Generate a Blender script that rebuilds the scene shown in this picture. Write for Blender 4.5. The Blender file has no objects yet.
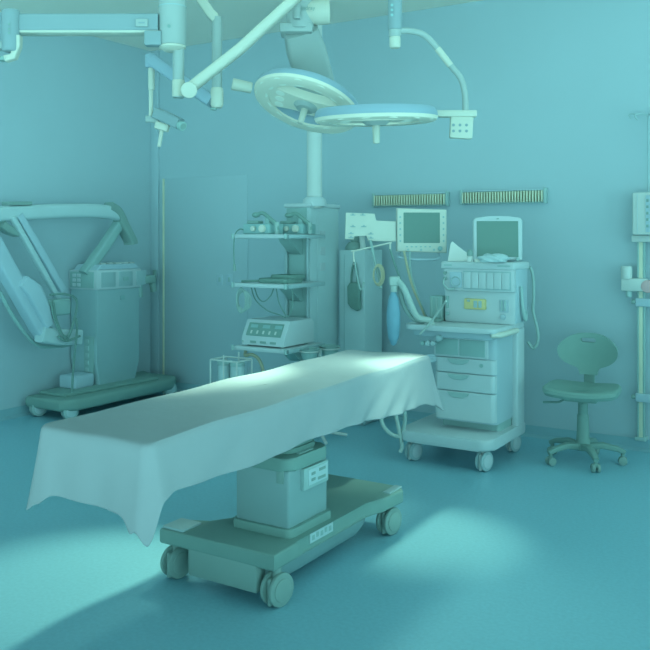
import bpy, bmesh, math, random
from mathutils import Vector, Matrix, Euler
random.seed(7)
S = bpy.context.scene
COL = S.collection
PI = math.pi

# ------------------------------------------------------------------ view frame
FPX, HZ, EYE = 850.0, 235.0, 1.45
CA, SA = 0.848, 0.530
def W(X, D, z): return Vector((CA*X - SA*D, SA*X + CA*D, z))
def P(px, py, D): return W((px-325)/FPX*D, D, EYE-(py-HZ)/FPX*D)
def G(px, py, z=0.0): return P(px, py, FPX*(EYE-z)/(py-HZ))
def PY(px, py, y): return P(px, py, y/(SA*(px-325)/FPX+CA))
def PX(px, py, x): return P(px, py, x/(CA*(px-325)/FPX-SA))
ROT = math.atan2(SA, CA)            # the camera's turn to the left of the room axis
FWD = Vector((-SA, CA, 0)); RGT = Vector((CA, SA, 0)); UP = Vector((0, 0, 1))

# ------------------------------------------------------------------ materials
def lin(c):
    c /= 255.0
    return c/12.92 if c <= 0.04045 else ((c+0.055)/1.055)**2.4
GAIN = 1.35
TINT = (.31, .92, 1.0)               # the teal cast of the room
LIGHT = (.37, .93, .98)
def mat(name, rgb, rough=0.6, metal=0.0, spec=0.25, var=0.05, scale=6.0, bump=0.0, bscale=40.0, emit=0.0, trans=0.0):
    m = bpy.data.materials.new(name); m.use_nodes = True
    nt = m.node_tree; b = nt.nodes['Principled BSDF']
    c = [min(0.92, lin(v)*GAIN/t) for v, t in zip(rgb, TINT)]
    tc = nt.nodes.new('ShaderNodeTexCoord')
    nz = nt.nodes.new('ShaderNodeTexNoise'); nz.inputs['Scale'].default_value = scale; nz.inputs['Detail'].default_value = 3
    nt.links.new(tc.outputs['Object'], nz.inputs['Vector'])
    rp = nt.nodes.new('ShaderNodeValToRGB')
    rp.color_ramp.elements[0].position = 0.3; rp.color_ramp.elements[1].position = 0.7
    rp.color_ramp.elements[0].color = [v*(1-var) for v in c]+[1]
    rp.color_ramp.elements[1].color = [min(.97, v*(1+var)) for v in c]+[1]
    nt.links.new(nz.outputs['Fac'], rp.inputs['Fac'])
    nt.links.new(rp.outputs['Color'], b.inputs['Base Color'])
    b.inputs['Roughness'].default_value = rough
    b.inputs['Metallic'].default_value = metal
    b.inputs['Specular IOR Level'].default_value = spec
    if trans: b.inputs['Transmission Weight'].default_value = trans
    if emit:
        b.inputs['Emission Color'].default_value = list(TINT)+[1]; b.inputs['Emission Strength'].default_value = emit
    if bump:
        n2 = nt.nodes.new('ShaderNodeTexNoise'); n2.inputs['Scale'].default_value = bscale; n2.inputs['Detail'].default_value = 4
        nt.links.new(tc.outputs['Object'], n2.inputs['Vector'])
        bp = nt.nodes.new('ShaderNodeBump'); bp.inputs['Strength'].default_value = bump; bp.inputs['Distance'].default_value = 0.01
        nt.links.new(n2.outputs['Fac'], bp.inputs['Height']); nt.links.new(bp.outputs['Normal'], b.inputs['Normal'])
    return m
M = {}
def D_(k, *a, **kw): M[k] = mat(k, *a, **kw)
D_('wall_paint', (92,167,179), rough=.75, var=.015, scale=1.5, bump=.04, bscale=120)
D_('ceiling_paint', (126,198,194), rough=.8, var=.015, scale=1.5)
D_('floor_vinyl', (71,162,181), rough=.33, spec=.35, var=.05, scale=60)
D_('floor_upstand', (74,154,168), rough=.5, var=.02)
D_('cotton', (86,146,154), rough=.9, spec=.1, var=.015, scale=9, bump=.12, bscale=35)
D_('white_enamel', (107,178,181), rough=.45, var=.015)
D_('white_bright', (112,181,177), rough=.4, var=.015)
D_('boom_white', (88,153,156), rough=.45, var=.015)
D_('boom_blue', (75,139,148), rough=.45, var=.015)
D_('ring_white', (122,192,184), rough=.4, var=.01)
D_('lamp_white', (108,174,168), rough=.4, var=.01)
D_('lamp_blue', (80,150,167), rough=.4, var=.01)
D_('machine_white', (102,175,183), rough=.45, var=.015)
D_('machine_side', (92,166,178), rough=.45, var=.015)
D_('grey_metal', (86,160,168), rough=.4, spec=.4, var=.02)
D_('steel', (73,142,148), rough=.35, spec=.5, var=.04, scale=3)
D_('black_plastic', (73,142,142), rough=.5, var=.03)
D_('deep_black', (67,137,136), rough=.55, var=.03)
D_('black_rubber', (71,139,139), rough=.7, var=.03)
D_('dark_fabric', (61,127,125), rough=.85, spec=.1, var=.04, scale=30, bump=.1, bscale=150)
D_('screen_glass', (60,125,123), rough=.5, spec=.12, var=.01)
D_('mid_plastic', (86,162,166), rough=.5, var=.02)
D_('green_grey', (80,156,159), rough=.55, var=.02)
D_('teal_plastic', (78,158,164), rough=.5, var=.03)
D_('cabinet_cream', (84,160,169), rough=.5, var=.015)
D_('panel_pale', (99,177,185), rough=.5, var=.015)
D_('arm_blue', (94,170,184), rough=.45, var=.015)
D_('bag_blue', (66,146,168), rough=.5, var=.04, scale=12)
D_('hose_pale', (94,167,168), rough=.5, var=.03, scale=30)
D_('cable_dark', (62,129,128), rough=.6)
D_('cable_mid', (82,154,156), rough=.6)
D_('cable_yellow', (98,156,138), rough=.6)
D_('yellow_plastic', (116,174,130), rough=.5, var=.04, scale=20)
D_('paper', (116,188,190), rough=.8, var=.01)
D_('clear_plastic', (94,170,178), rough=.2, spec=.4, var=.04, scale=20)
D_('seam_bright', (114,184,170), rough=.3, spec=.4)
D_('red_mark', (112,150,156), rough=.6)
D_('lens', (124,194,186), rough=.3, var=.0, emit=.10)

# ------------------------------------------------------------------ mesh builder
class MB:
    def __init__(s): s.bm = bmesh.new()
    def _bev(s, verts, w, seg=2):
        if w <= 0: return
        vs = set(verts)
        es = [e for e in s.bm.edges if e.verts[0] in vs and e.verts[1] in vs]
        bmesh.ops.bevel(s.bm, geom=es, offset=w, segments=seg, profile=.5, affect='EDGES', clamp_overlap=True)
    def box(s, lo, hi, bev=.006, seg=2, m=None):
        lo = Vector(lo); hi = Vector(hi)
        mx = Matrix.Translation((lo+hi)/2) @ Matrix.Diagonal(((hi-lo).x, (hi-lo).y, (hi-lo).z, 1))
        if m is not None: mx = m @ mx
        r = bmesh.ops.create_cube(s.bm, size=1, matrix=mx)
        s._bev(r['verts'], bev, seg); return s
    def cyl(s, a, b, r0, r1=None, seg=20, bev=0):
        a = Vector(a); b = Vector(b); d = b-a; r1 = r0 if r1 is None else r1
        q = d.to_track_quat('Z', 'Y').to_matrix().to_4x4()
        r = bmesh.ops.create_cone(s.bm, cap_ends=True, segments=seg, radius1=r0, radius2=r1, depth=d.length,
                                  matrix=Matrix.Translation((a+b)/2) @ q)
        if bev:
            vs = set(r['verts'])
            es = [e for e in s.bm.edges if e.verts[0] in vs and e.verts[1] in vs and len(e.link_faces) == 2 and
                  any(len(f.verts) > 4 for f in e.link_faces)]
            bmesh.ops.bevel(s.bm, geom=es, offset=bev, segments=2, profile=.5, affect='EDGES', clamp_overlap=True)
        return s
    def ball(s, c, r, sc=(1,1,1), m=None, u=16, v=10):
        mx = Matrix.Translation(Vector(c))
        if m is not None: mx = mx @ m
        mx = mx @ Matrix.Diagonal((r*sc[0], r*sc[1], r*sc[2], 1))
        bmesh.ops.create_uvsphere(s.bm, u_segments=u, v_segments=v, radius=1, matrix=mx); return s
    def sweep(s, pts, sect, cap=True, up=None, scl=None):
        """sweep closed 2D section (list of (a,b)) along points; a along side, b along up"""
        pts = [Vector(p) for p in pts]; n = len(pts); rings = []
        ref = Vector(up) if up is not None else None
        prev = None
        for i, p in enumerate(pts):
            t = (pts[min(i+1, n-1)]-pts[max(i-1, 0)]).normalized()
            if ref is not None:
                side = t.cross(ref)
                side = side.normalized() if side.length > 1e-5 else prev
                u = side.cross(t).normalized()
            else:
                if prev is None:
                    h = Vector((0,0,1)) if abs(t.z) < .9 else Vector((1,0,0))
                    side = t.cross(h).normalized()
                else:
                    side = (prev - t*prev.dot(t)).normalized()
                u = side.cross(t).normalized()
            prev = side
            k = scl[i] if scl else 1
            rings.append([s.bm.verts.new(p+side*a*k+u*b*k) for a, b in sect])
        m = len(sect)
        for i in range(n-1):
            for j in range(m):
                s.bm.faces.new((rings[i][j], rings[i][(j+1)%m], rings[i+1][(j+1)%m], rings[i+1][j]))
        if cap:
            s.bm.faces.new(rings[0][::-1]); s.bm.faces.new(rings[-1])
        return s
    def tube(s, pts, r, seg=8, smooth=6, scl=None):
        pts = spline(pts, smooth) if smooth and len(pts) > 2 else pts
        return s.sweep(pts, [(r*math.cos(2*PI*k/seg), r*math.sin(2*PI*k/seg)) for k in range(seg)], scl=scl)
    def lathe(s, prof, m=None, seg=32, close=False):
        """prof: list of (r,z) around local Z"""
        m = m or Matrix.Identity(4); rings = []
        for r, z in prof:
            if r < 1e-6: rings.append([s.bm.verts.new(m @ Vector((0,0,z)))])
            else: rings.append([s.bm.verts.new(m @ Vector((r*math.cos(2*PI*k/seg), r*math.sin(2*PI*k/seg), z))) for k in range(seg)])
        n = len(rings)
        for i in range(n if close else n-1):
            a, b = rings[i], rings[(i+1) % n]
            for k in range(seg):
                k2 = (k+1) % seg
                if len(a) == 1 and len(b) == 1: continue
                if len(a) == 1: s.bm.faces.new((a[0], b[k2], b[k]))
                elif len(b) == 1: s.bm.faces.new((a[k], a[k2], b[0]))
                else: s.bm.faces.new((a[k], a[k2], b[k2], b[k]))
        return s
    def prism(s, pts, h0, h1, m=None, bev=0, seg=2):
        """outline in local XY extruded along local Z from h0 to h1"""
        m = m or Matrix.Identity(4)
        lo = [s.bm.verts.new(m @ Vector((x, y, h0))) for x, y in pts]
        hi = [s.bm.verts.new(m @ Vector((x, y, h1))) for x, y in pts]
        n = len(pts)
        s.bm.faces.new(lo[::-1]); s.bm.faces.new(hi)
        for i in range(n): s.bm.faces.new((lo[i], lo[(i+1)%n], hi[(i+1)%n], hi[i]))
        if bev:
            vs = set(lo+hi)
            es = [e for e in s.bm.edges if e.verts[0] in vs and e.verts[1] in vs and (e.verts[0] in lo) == (e.verts[1] in lo)]
            bmesh.ops.bevel(s.bm, geom=es, offset=bev, segments=seg, profile=.5, affect='EDGES', clamp_overlap=True)
        return s
    def build(s, name, m, parent=None, local=False, ang=40):
        bmesh.ops.recalc_face_normals(s.bm, faces=s.bm.faces[:])
        if parent is not None and not local:
            root = parent
            while root.parent: root = root.parent
            mw = Matrix.LocRotScale(root.location, root.rotation_euler, None)
            bmesh.ops.transform(s.bm, matrix=mw.inverted(), verts=s.bm.verts[:])
        me = bpy.data.meshes.new(name); s.bm.to_mesh(me); s.bm.free()
        for p in me.polygons: p.use_smooth = True
        me.set_sharp_from_angle(angle=math.radians(ang))
        me.materials.append(M[m])
        o = bpy.data.objects.new(name, me); COL.objects.link(o)
        if parent is not None: o.parent = parent
        return o
def spline(pts, k=6):
    pts = [Vector(p) for p in pts]; out = []
    for i in range(len(pts)-1):
        p0 = pts[i-1] if i else pts[0]*2-pts[1]
        p1, p2 = pts[i], pts[i+1]
        p3 = pts[i+2] if i+2 < len(pts) else p2*2-p1
        for j in range(k):
            t = j/k
            out.append(.5*((2*p1)+(p2-p0)*t+(2*p0-5*p1+4*p2-p3)*t*t+(3*p1-p0-3*p2+p3)*t**3))
    out.append(pts[-1]); return out
def rrect(x0, y0, x1, y1, r, n=5):
    o = []
    for cx, cy, a in ((x1-r, y1-r, 0), (x0+r, y1-r, PI/2), (x0+r, y0+r, PI), (x1-r, y0+r, 1.5*PI)):
        for k in range(n+1):
            t = a+PI/2*k/n; o.append((cx+r*math.cos(t), cy+r*math.sin(t)))
    return o
def box(name, m, parent, lo, hi, bev=.006, seg=2, mx=None): return MB().box(lo, hi, bev, seg, mx).build(name, m, parent)
def tag(o, label, cat, group=None):
    o['label'] = label; o['category'] = cat
    if group: o['group'] = group
    return o
def thing(name, label, cat, loc, rz=0, group=None):
    o = bpy.data.objects.new(name, None); COL.objects.link(o)
    o.location = loc; o.rotation_euler = (0, 0, rz); o.empty_display_size = .1
    return tag(o, label, cat, group)
def struct(o): o['kind'] = 'structure'; return o
def frame(origin, xa, ya):
    """matrix with local x along xa, y along ya, z = x cross y"""
    xa = Vector(xa).normalized(); ya = Vector(ya); za = xa.cross(ya).normalized(); ya = za.cross(xa)
    m = Matrix.Identity(4)
    for i in range(3): m[i][0] = xa[i]; m[i][1] = ya[i]; m[i][2] = za[i]; m[i][3] = Vector(origin)[i]
    return m
def text(name, body, size, m, mtl, parent, depth=.001):
    cu = bpy.data.curves.new(name, 'FONT'); cu.body = body; cu.size = size; cu.extrude = depth
    cu.align_x = 'CENTER'; cu.align_y = 'CENTER'
    t = bpy.data.objects.new(name, cu); COL.objects.link(t)
    dg = bpy.context.evaluated_depsgraph_get()
    me = bpy.data.meshes.new_from_object(t.evaluated_get(dg))
    bpy.data.objects.remove(t)
    b = MB(); b.bm.from_mesh(me); bpy.data.meshes.remove(me)
    bmesh.ops.transform(b.bm, matrix=m, verts=b.bm.verts[:])
    return b.build(name, mtl, parent)
def caster(parent, c, r, w, ang, fork='grey_metal', tyre='black_rubber', hub='machine_white', top=None, name='caster'):
    """twin-wheel castor touching the floor under c=(x,y); ang = rolling direction"""
    x, y = c; top = top or 2*r+.03
    ax = Vector((-math.sin(ang), math.cos(ang), 0)); ctr = Vector((x, y, r))
    b = MB()
    b.cyl((x, y, r*1.5), (x, y, top), r*.28, seg=14)
    b.box((-r*.75, -w*.16, r*.1), (r*.75, w*.16, r*1.75), r*.3, 3, Matrix.Translation((x, y, 0)) @ Matrix.Rotation(ang, 4, 'Z'))
    k = b.build(name, fork, parent)
    for sgn in (-1, 1):
        a = ctr+ax*sgn*w*.2; e = ctr+ax*sgn*w*.5
        wb = MB().cyl(a, e, r, seg=28, bev=r*.12).build('wheel', tyre, k)
        MB().cyl(e-ax*sgn*.004, e+ax*sgn*.004, r*.68, seg=24, bev=.002).build('hub_cap', hub, k)
    return k

# ------------------------------------------------------------------ room
BX, BY, CH = -5.70, 6.00, 3.20        # left wall x, back wall y, ceiling height
RX, FY = 2.6, -2.4
struct(box('floor', 'floor_vinyl', None, (BX-.1, .9, -.1), (RX, BY+.1, 0), 0))
struct(box('ceiling', 'ceiling_paint', None, (BX-.1, 2.6, CH), (RX, BY+.1, CH+.1), 0))
struct(box('wall_back', 'wall_paint', None, (BX-.1, BY, 0), (RX, BY+.1, CH), 0))
struct(box('wall_left', 'wall_paint', None, (BX-.1, 2.4, 0), (BX, BY, CH), 0))
struct(MB().prism([(0,0),(.05,0),(.012,.018),(.008,.075),(0,.075)], BX, RX, frame((0,BY,0),(0,-1,0),(0,0,1)) @ Matrix.Scale(-1,4,(0,0,1))).build('baseboard_back', 'floor_upstand'))
struct(MB().prism([(0,0),(.05,0),(.012,.018),(.008,.075),(0,.075)], 2.4, BY, frame((BX,0,0),(1,0,0),(0,0,1)) @ Matrix.Scale(-1,4,(0,0,1))).build('baseboard_left', 'floor_upstand'))
# corner strip and sliding door by the corner
struct(box('trim_1', 'wall_paint', None, (BX, BY-.02, .075), (BX+.10, BY, CH), .004))
dr = struct(box('door_1', 'wall_paint', None, (BX+.17, BY-.007, .08), (BX+1.15, BY-.001, 1.98), .002))
box('door_gap_light', 'seam_bright', dr, (BX+.158, BY-.025, .08), (BX+.170, BY-.002, 1.98), .002)  # pale strip coloured as light showing through the door gap
box('door_handle', 'black_plastic', dr, (BX+.09, BY-.085, 1.0), (BX+.12, BY-.06, 1.12), .004)

# ------------------------------------------------------------------ operating table
tx0, tx1, ty0, ty1, TZ = -2.425, -1.945, 1.98, 4.24, .79
TC = Vector(((tx0+tx1)/2, (ty0+ty1)/2, 0))
TR = Matrix.Translation(TC) @ Matrix.Rotation(.036, 4, 'Z') @ Matrix.Translation(-TC)
t = thing('operating_table', 'operating table on a low dark wheeled base with a square steel column, under the sheet', 'operating table', (-2.16, 3.19, 0))
box('tabletop', 'black_plastic', t, (tx0+.03, ty0+.03, .715), (tx1-.03, ty1-.03, TZ-.012), .02, 3, TR)
for sx in (tx0+.02, tx1-.02): box('side_rail', 'steel', t, (sx-.012, ty0+.15, .655), (sx+.012, ty1-.15, .69), .003, 2, TR)
for yy in (2.4, 3.0, 3.7):
    box('crossbar', 'grey_metal', t, (tx0+.02, yy-.03, .665), (tx1-.02, yy+.03, .72), .004, 2, TR)
# base: H-shaped deck, skirt, four casters
def deck():
    pts = [(-2.49,2.67),(-1.90,2.67),(-1.90,2.83),(-1.925,2.9),(-1.925,3.42),(-1.875,3.52),(-1.865,3.70),(-1.90,3.745),(-2.46,3.745),(-2.49,3.70),(-2.49,3.56),(-2.30,3.46),(-2.30,2.93),(-2.36,2.84),(-2.49,2.81)]
    return MB().prism(pts, .15, .215, None, .012, 3)
deck().build('base', 'deep_black', t)
MB().prism(rrect(-2.25, 2.845, -1.945, 3.18, .03), .205, .25, None, .01, 2).build('base_step', 'deep_black', t)
MB().prism([(-2.30,.155),(-1.935,.155),(-1.95,.10),(-1.99,.045),(-2.27,.045)], -3.46, -2.73, frame((0,0,0),(1,0,0),(0,0,1))).build('skirt', 'steel', t)
box('skirt_end', 'black_plastic', t, (-2.34, 2.672, .045), (-1.985, 2.735, .18), .012)
for nm, (cx, cy), tp in (('a',(-2.445,2.725),.16), ('b',(-1.925,2.725),.16), ('c',(-1.925,3.665),.16), ('d',(-2.445,3.665),.16)):
    caster(t, (cx, cy), .066, .065, math.radians(80), fork='black_plastic', tyre='black_rubber', hub='black_plastic', top=tp)
box('foot_cap', 'grey_metal', t, (-2.485, 2.68, .212), (-2.37, 2.80, .224), .004)
box('foot_cap', 'grey_metal', t, (-1.925, 3.60, .212), (-1.885, 3.73, .222), .004)  # small pale piece standing in for a highlight streak on this foot
col = box('column', 'steel', t, (-2.235, 2.86, .245), (-1.962, 3.16, .485), .012, 3)
box('column_seam', 'black_plastic', t, (-2.02, 2.855, .43), (-1.985, 2.862, .485), .001)
MB().prism(rrect(-2.245, 2.85, -1.952, 3.17, .05), .48, .535, None, .012, 3).build('column_cap', 'deep_black', t)
for k in range(5):
    z = .535+k*.027
    MB().prism(rrect(-2.215+.004*(k%2), 2.90, -1.985-.004*(k%2), 3.13, .05), z, z+.025, None, .009, 2).build('bellows_ring', 'dark_fabric', t)
box('column_cap_plate', 'green_grey', t, (-2.02, 2.95, .533), (-1.97, 3.06, .539), .001)
lp = box('nameplate', 'mid_plastic', t, (-1.965, 2.95, .385), (-1.945, 3.14, .475), .003)
box('label_panel', 'panel_pale', lp, (-1.946, 2.98, .40), (-1.942, 3.13, .465), .001)
for yy, zz, w in ((3.0,.445,.03),(3.0,.42,.03),(3.06,.45,.05),(3.05,.415,.06)):
    box('label_mark', 'black_plastic', lp, (-1.943, yy, zz-.006), (-1.940, yy+w, zz+.006), .0005)
bp = box('base_plate_label', 'panel_pale', t, (-1.927, 2.96, .168), (-1.921, 3.14, .208), .001)
for k in range(5):
    z0 = .178 + .004*(k%2)
    box('label_mark', 'green_grey', bp, (-1.9215, 2.972+k*.033, z0), (-1.9195, 2.972+k*.033+.02, z0+.02), .0005)

# ------------------------------------------------------------------ sheet over the table
def sheet():
    hw, hl = (tx1-tx0)/2+.012, (ty1-ty0)/2+.012
    cx, cy = (tx0+tx1)/2, (ty0+ty1)/2
    NS, NE, NC = 110, 40, 12; cr = .035
    per = []     # (x,y,nx,ny,side,param)
    def line(x0, y0, x1, y1, nx, ny, n, sd):
        for k in range(n): q = k/n; per.append((x0+(x1-x0)*q, y0+(y1-y0)*q, nx, ny, sd, q))
    def arc(ax, ay, a0, sd):
        for k in range(NC):
            q = k/NC; a = a0+PI/2*q; per.append((ax+cr*math.cos(a), ay+cr*math.sin(a), math.cos(a), math.sin(a), sd, q))
    line(-hw+cr, -hl, hw-cr, -hl, 0, -1, NE, 'near'); arc(hw-cr, -hl+cr, -PI/2, 'nr')
    line(hw, -hl+cr, hw, hl-cr, 1, 0, NS, 'right');   arc(hw-cr, hl-cr, 0, 'fr')
    line(hw-cr, hl, -hw+cr, hl, 0, 1, NE, 'far');     arc(-hw+cr, hl-cr, PI/2, 'fl')
    line(-hw, hl-cr, -hw, -hl+cr, -1, 0, NS, 'left'); arc(-hw+cr, -hl+cr, PI, 'nl')
    def bumpf(q): return math.sin(PI*q)**2
    def prof(sd, q):
        """drop length, outward flare"""
        if sd == 'near':  d, f = .215+.02*q, .012
        elif sd == 'right': d, f = .165+.075*q+.012*math.sin(9*q), .012
        elif sd == 'far': d, f = .23, .05
        elif sd == 'left': d, f = .20, .05
        e = {'near':(.255,.29),'right':(.185,.27),'far':(.27,.25),'left':(.24,.255)}
        if sd in e:
            w0 = {'near':.085,'far':.10}.get(sd, .022)
            a = math.exp(-(q/w0)**2); b = math.exp(-((1-q)/w0)**2)
            d += (e[sd][0]-d)*a + (e[sd][1]-d)*b; f += .02*(a+b)
            return d, f
        base = {'nr':(.275,.315,.19),'fr':(.265,.30,.27),'fl':(.25,.28,.24),'nl':(.255,.285,.255)}[sd]
        d = base[0]*(1-q)+base[2]*q + (base[1]-(base[0]+base[2])/2)*bumpf(q)
        return d, .032+{'nr':.0,'fr':.045,'fl':.02,'nl':.015}[sd]*bumpf(q)
    bm = bmesh.new(); n = len(per); rows = []
    ins = [0.0, .1,.2,.3,.4,.5,.6,.7,.78,.85,.9,.94,.97]
    def topz(x, y):
        return TZ + .0025*math.sin(x*9+y*3)*math.sin(y*4.1) + .0025*math.sin(y*11+x*17)
    for tt in ins[1:]:
        rows.append([bm.verts.new((cx+x*tt, cy+y*tt, topz(x*tt, y*tt))) for x, y, *_ in per])
    rr = .018
    for a in (25, 60):
        a = math.radians(a)
        rows.append([bm.verts.new((cx+x-nx*rr*(1-math.sin(a)), cy+y-ny*rr*(1-math.sin(a)), topz(x, y)-rr*(1-math.cos(a)))) for x, y, nx, ny, *_ in per])
    MR = 16
    for j in range(1, MR+1):
        q = j/MR; ring = []
        for i, (x, y, nx, ny, sd, s) in enumerate(per):
            d, f = prof(sd, s)
            fold = 0; lean = 0
            if sd == 'right':
                w = s
                fold = .008*math.sin(s*24+q*1.5)+.005*math.sin(s*47+q*4)
                if s > .5:      # slanting creases towards the far end
                    u = (s-.5)/.5
                    fold += (.032*math.sin((s*1.0+q*.13)*62)*max(0,math.sin(u*3.4+.2)))*u*q
            elif sd == 'near': fold = .004*math.sin(s*8+.5)+.004*math.cos(s*15)
            elif sd in ('far', 'left'): fold = .012*math.sin(s*22)
            out = f*q**1.15 + fold*q*min(1, min(s,1-s)*12 if sd in ('right','near','far','left') else 0)
            if sd == 'fr': nx2, ny2 = .95, .31
            elif sd == 'nr': nx2, ny2 = (nx, ny)
            else: nx2, ny2 = nx, ny
            ring.append(bm.verts.new((cx+x+nx2*out, cy+y+ny2*out, TZ-rr-(d-rr)*q)))
        rows.append(ring)
    for a, b in zip(rows, rows[1:]):
        for k in range(n): bm.faces.new((a[k], a[(k+1)%n], b[(k+1)%n], b[k]))
    c = bm.verts.new((cx, cy, TZ))
    for k in range(n): bm.faces.new((c, rows[0][k], rows[0][(k+1)%n]))
    bmesh.ops.transform(bm, matrix=TR, verts=bm.verts[:])
    b = MB(); b.bm.free(); b.bm = bm
    o = b.build('bed_sheet', 'cotton', None, ang=180)
    m = o.modifiers.new('sub', 'SUBSURF'); m.levels = 1; m.render_levels = 1
    m = o.modifiers.new('sol', 'SOLIDIFY'); m.thickness = .004; m.offset = 1
    tag(o, 'pale cotton sheet draped over the operating table, hem hanging at its corners', 'sheet')
sheet()

# ------------------------------------------------------------------ surgical light heads
def lamp_head(root, c, nrm, xdir, R=.34):
    """disc light with two crescent slots; local z = direction it shines"""
    n = Vector(nrm).normalized(); xa = Vector(xdir); xa = (xa-n*xa.dot(n)).normalized()
    m = frame(c, xa, n.cross(xa))
    MB().lathe([(R*.985,.0),(R,-.02),(R*.99,-.045),(R*.95,-.06),(R*.74,-.065),(R*.70,-.05),(R*.70,.0)], m, 64, close=True).build('housing', 'lamp_blue', root)
    ring = MB().lathe([(R*.70,-.002),(R*.70,.012),(R*.92,.016),(R*.985,.006),(R*1.005,-.012),(R*.985,-.002)], m, 64, close=True).build('light_ring', 'ring_white', root)
    # centre web between the crescents
    w = []
    for k in range(13):
        a = -PI/2*.0+(-.55+1.1*k/12); w.append((R*.72*math.cos(a), R*.72*math.sin(a)))
    for k in range(1, 12):
        x = .72*math.cos(.55)*(1-2*k/12); w.append((R*x, R*(.26+.12*abs(x)/.6*abs(x)/.6)))
    for k in range(13):
        a = PI-.55+1.1*k/12; w.append((R*.72*math.cos(a), R*.72*math.sin(a)))
    for k in range(1, 12):
        x = -.72*math.cos(.55)*(1-2*k/12); w.append((R*x, -R*(.26+.12*abs(x)/.6*abs(x)/.6)))
    MB().prism(w, -.05, .008, m, .006).build('centre_web', 'ring_white', root)
    lens_pos = [(R*.84*math.cos(a), R*.84*math.sin(a), .052) for a in [2*PI*k/14 for k in range(14)]]
    lens_pos += [(R*x, R*y, .036) for x in (-.5, .5) for y in (-.22, 0, .22)]
    for x, y, r in lens_pos:
        zz = .012 if math.hypot(x, y) > R*.7 else .008
        MB().cyl(m @ Vector((x,y,zz-.006)), m @ Vector((x,y,zz+.0012)), r*.8, seg=20).build('lens', 'lens', root)
    MB().lathe([(0,.03),(R*.16,.03),(R*.22,.012),(R*.24,0)], m, 32).build('centre_cap', 'boom_white', root)
    MB().cyl(m @ Vector((0,0,.02)), m @ Vector((0,0,.13)), .022, .019, seg=20, bev=.006).build('handle', 'lamp_white', root)
    return m

# light 1: tilted, hung on the long sprung arm
D1 = 5.3
c1 = P(306, 105.5, D1)
n1 = RGT*-.27+FWD*-.32+UP*-.9
j1 = P(178, 90, 5.0)
L1 = thing('surgical_light', 'tilted round surgical light showing its lit underside, on the long diagonal arm', 'surgical light', P(178, 48, 5.0))
mh1 = lamp_head(L1, c1, n1, RGT*.947+UP*-.32)
hub = P(173, 48, 5.0)
MB().cyl(P(178.5, 47, 5.0), P(178.5, 98, 5.0), .034, seg=24, bev=.004).build('drop_tube', 'boom_white', L1)
MB().cyl(P(178.5, 80, 5.0), P(178.5, 97, 5.0), .037, seg=24, bev=.006).build('tube_collar', 'lamp_white', L1)
MB().cyl(P(189, 90, 4.86), P(189, 90, 4.99), .047, seg=28, bev=.008).build('elbow_joint', 'lamp_white', L1)
kn = P(303, -8, 5.45)
MB().sweep([P(189, 89, 4.92), P(240, 49, 4.95), P(300, -6, 5.0), P(318, -22, 5.02)], [(a,b) for a,b in rrect(-.03,-.042,.03,.042,.02,3)], up=FWD).build('spring_arm', 'lamp_white', L1)
MB().cyl(P(300, -20, 5.25), P(300, 30, 5.25), .085, seg=28, bev=.01).build('knuckle', 'boom_white', L1)
MB().cyl(P(304, 13, 5.25), P(330, 12, 5.25), .075, seg=28, bev=.012).build('knuckle_drum', 'lamp_white', L1)
MB().box((-.115,-.09,-.025),(.085,.09,.03), .01, 2, frame(P(299, 31, 5.27), RGT, FWD)).build('knuckle_plate', 'boom_white', L1)
MB().cyl(P(297, 4, 5.14), P(297, 19, 5.14), .022, seg=16).build('cover_strip', 'boom_white', L1)
text('brand_text', 'mindray', .034, frame(P(306, 8, 5.15), RGT, UP) , 'black_plastic', L1)
MB().sweep([P(301, 30, 5.27), P(306, 50, 5.4), P(315, 80, 5.6), c1+n1*-.10+FWD*.25], rrect(-.125,-.06,.125,.06,.03,3), up=FWD, scl=[.85,1,1,.8]).build('lower_arm', 'boom_white', L1)
MB().sweep([c1+n1*-.09+FWD*.25, c1+n1*-.07+FWD*.12, c1+n1*-.055], rrect(-.04,-.02,.04,.02,.01,3), up=UP).build('yoke', 'lamp_blue', L1)
MB().cyl(P(252, 88, D1), P(232, 84, D1-.02), .034, .038, seg=22, bev=.006).build('side_handle', 'lamp_white', L1)

# light 2: level, hung on a bent pipe
D2 = 4.7
c2 = P(376, 120, D2)
L2 = thing('surgical_light', 'flat level surgical light seen edge-on, hung from a thin curved pipe', 'surgical light', P(395, -20, D2))
n2 = UP*-1+RGT*.02+FWD*.06
lamp_head(L2, c2, n2, RGT)
MB().cyl(P(395, -85, D2), P(395, 30, D2), .039, seg=26, bev=.004).build('drop_tube', 'boom_blue', L2)
for y in (5, 10, 15): MB().cyl(P(392, y, D2-.045), P(392, y, D2-.03), .008, seg=10).build('screw', 'teal_plastic', L2)
MB().cyl(P(395, 20, D2), P(395, 37, D2), .034, seg=24, bev=.004).build('tube_collar', 'boom_white', L2)
MB().lathe([(0,.0),(.026,0),(.031,.01),(.031,.055),(.024,.075),(0,.075)], Matrix.Translation(P(395, 48, D2)), 20).build('tube_tip', 'lamp_white', L2)
MB().tube([P(396, 31, D2), P(410, 31, D2), P(424, 35, D2), P(438, 49, D2), P(451, 66, D2), P(461, 79, D2), P(465, 95, D2), P(465.5, 112, D2)], .0175, 12).build('curved_pipe', 'boom_white', L2)
MB().tube([P(437.5, 48.5, D2-.001), P(444, 57, D2-.001), P(450.5, 65.5, D2-.001)], .019, 12).build('pipe_sleeve', 'lamp_white', L2)
MB().box((-.135,-.03,-.018),(.095,.03,.018), .006, 2, frame(P(459, 114, D2), RGT, FWD)).build('yoke_bar', 'lamp_white', L2)
cp = MB().box((-.055,-.02,-.07),(.07,.025,.055), .008, 2, frame(P(460, 126, D2), RGT+UP*-.06, FWD)).build('control_panel', 'lamp_white', L2)
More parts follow.
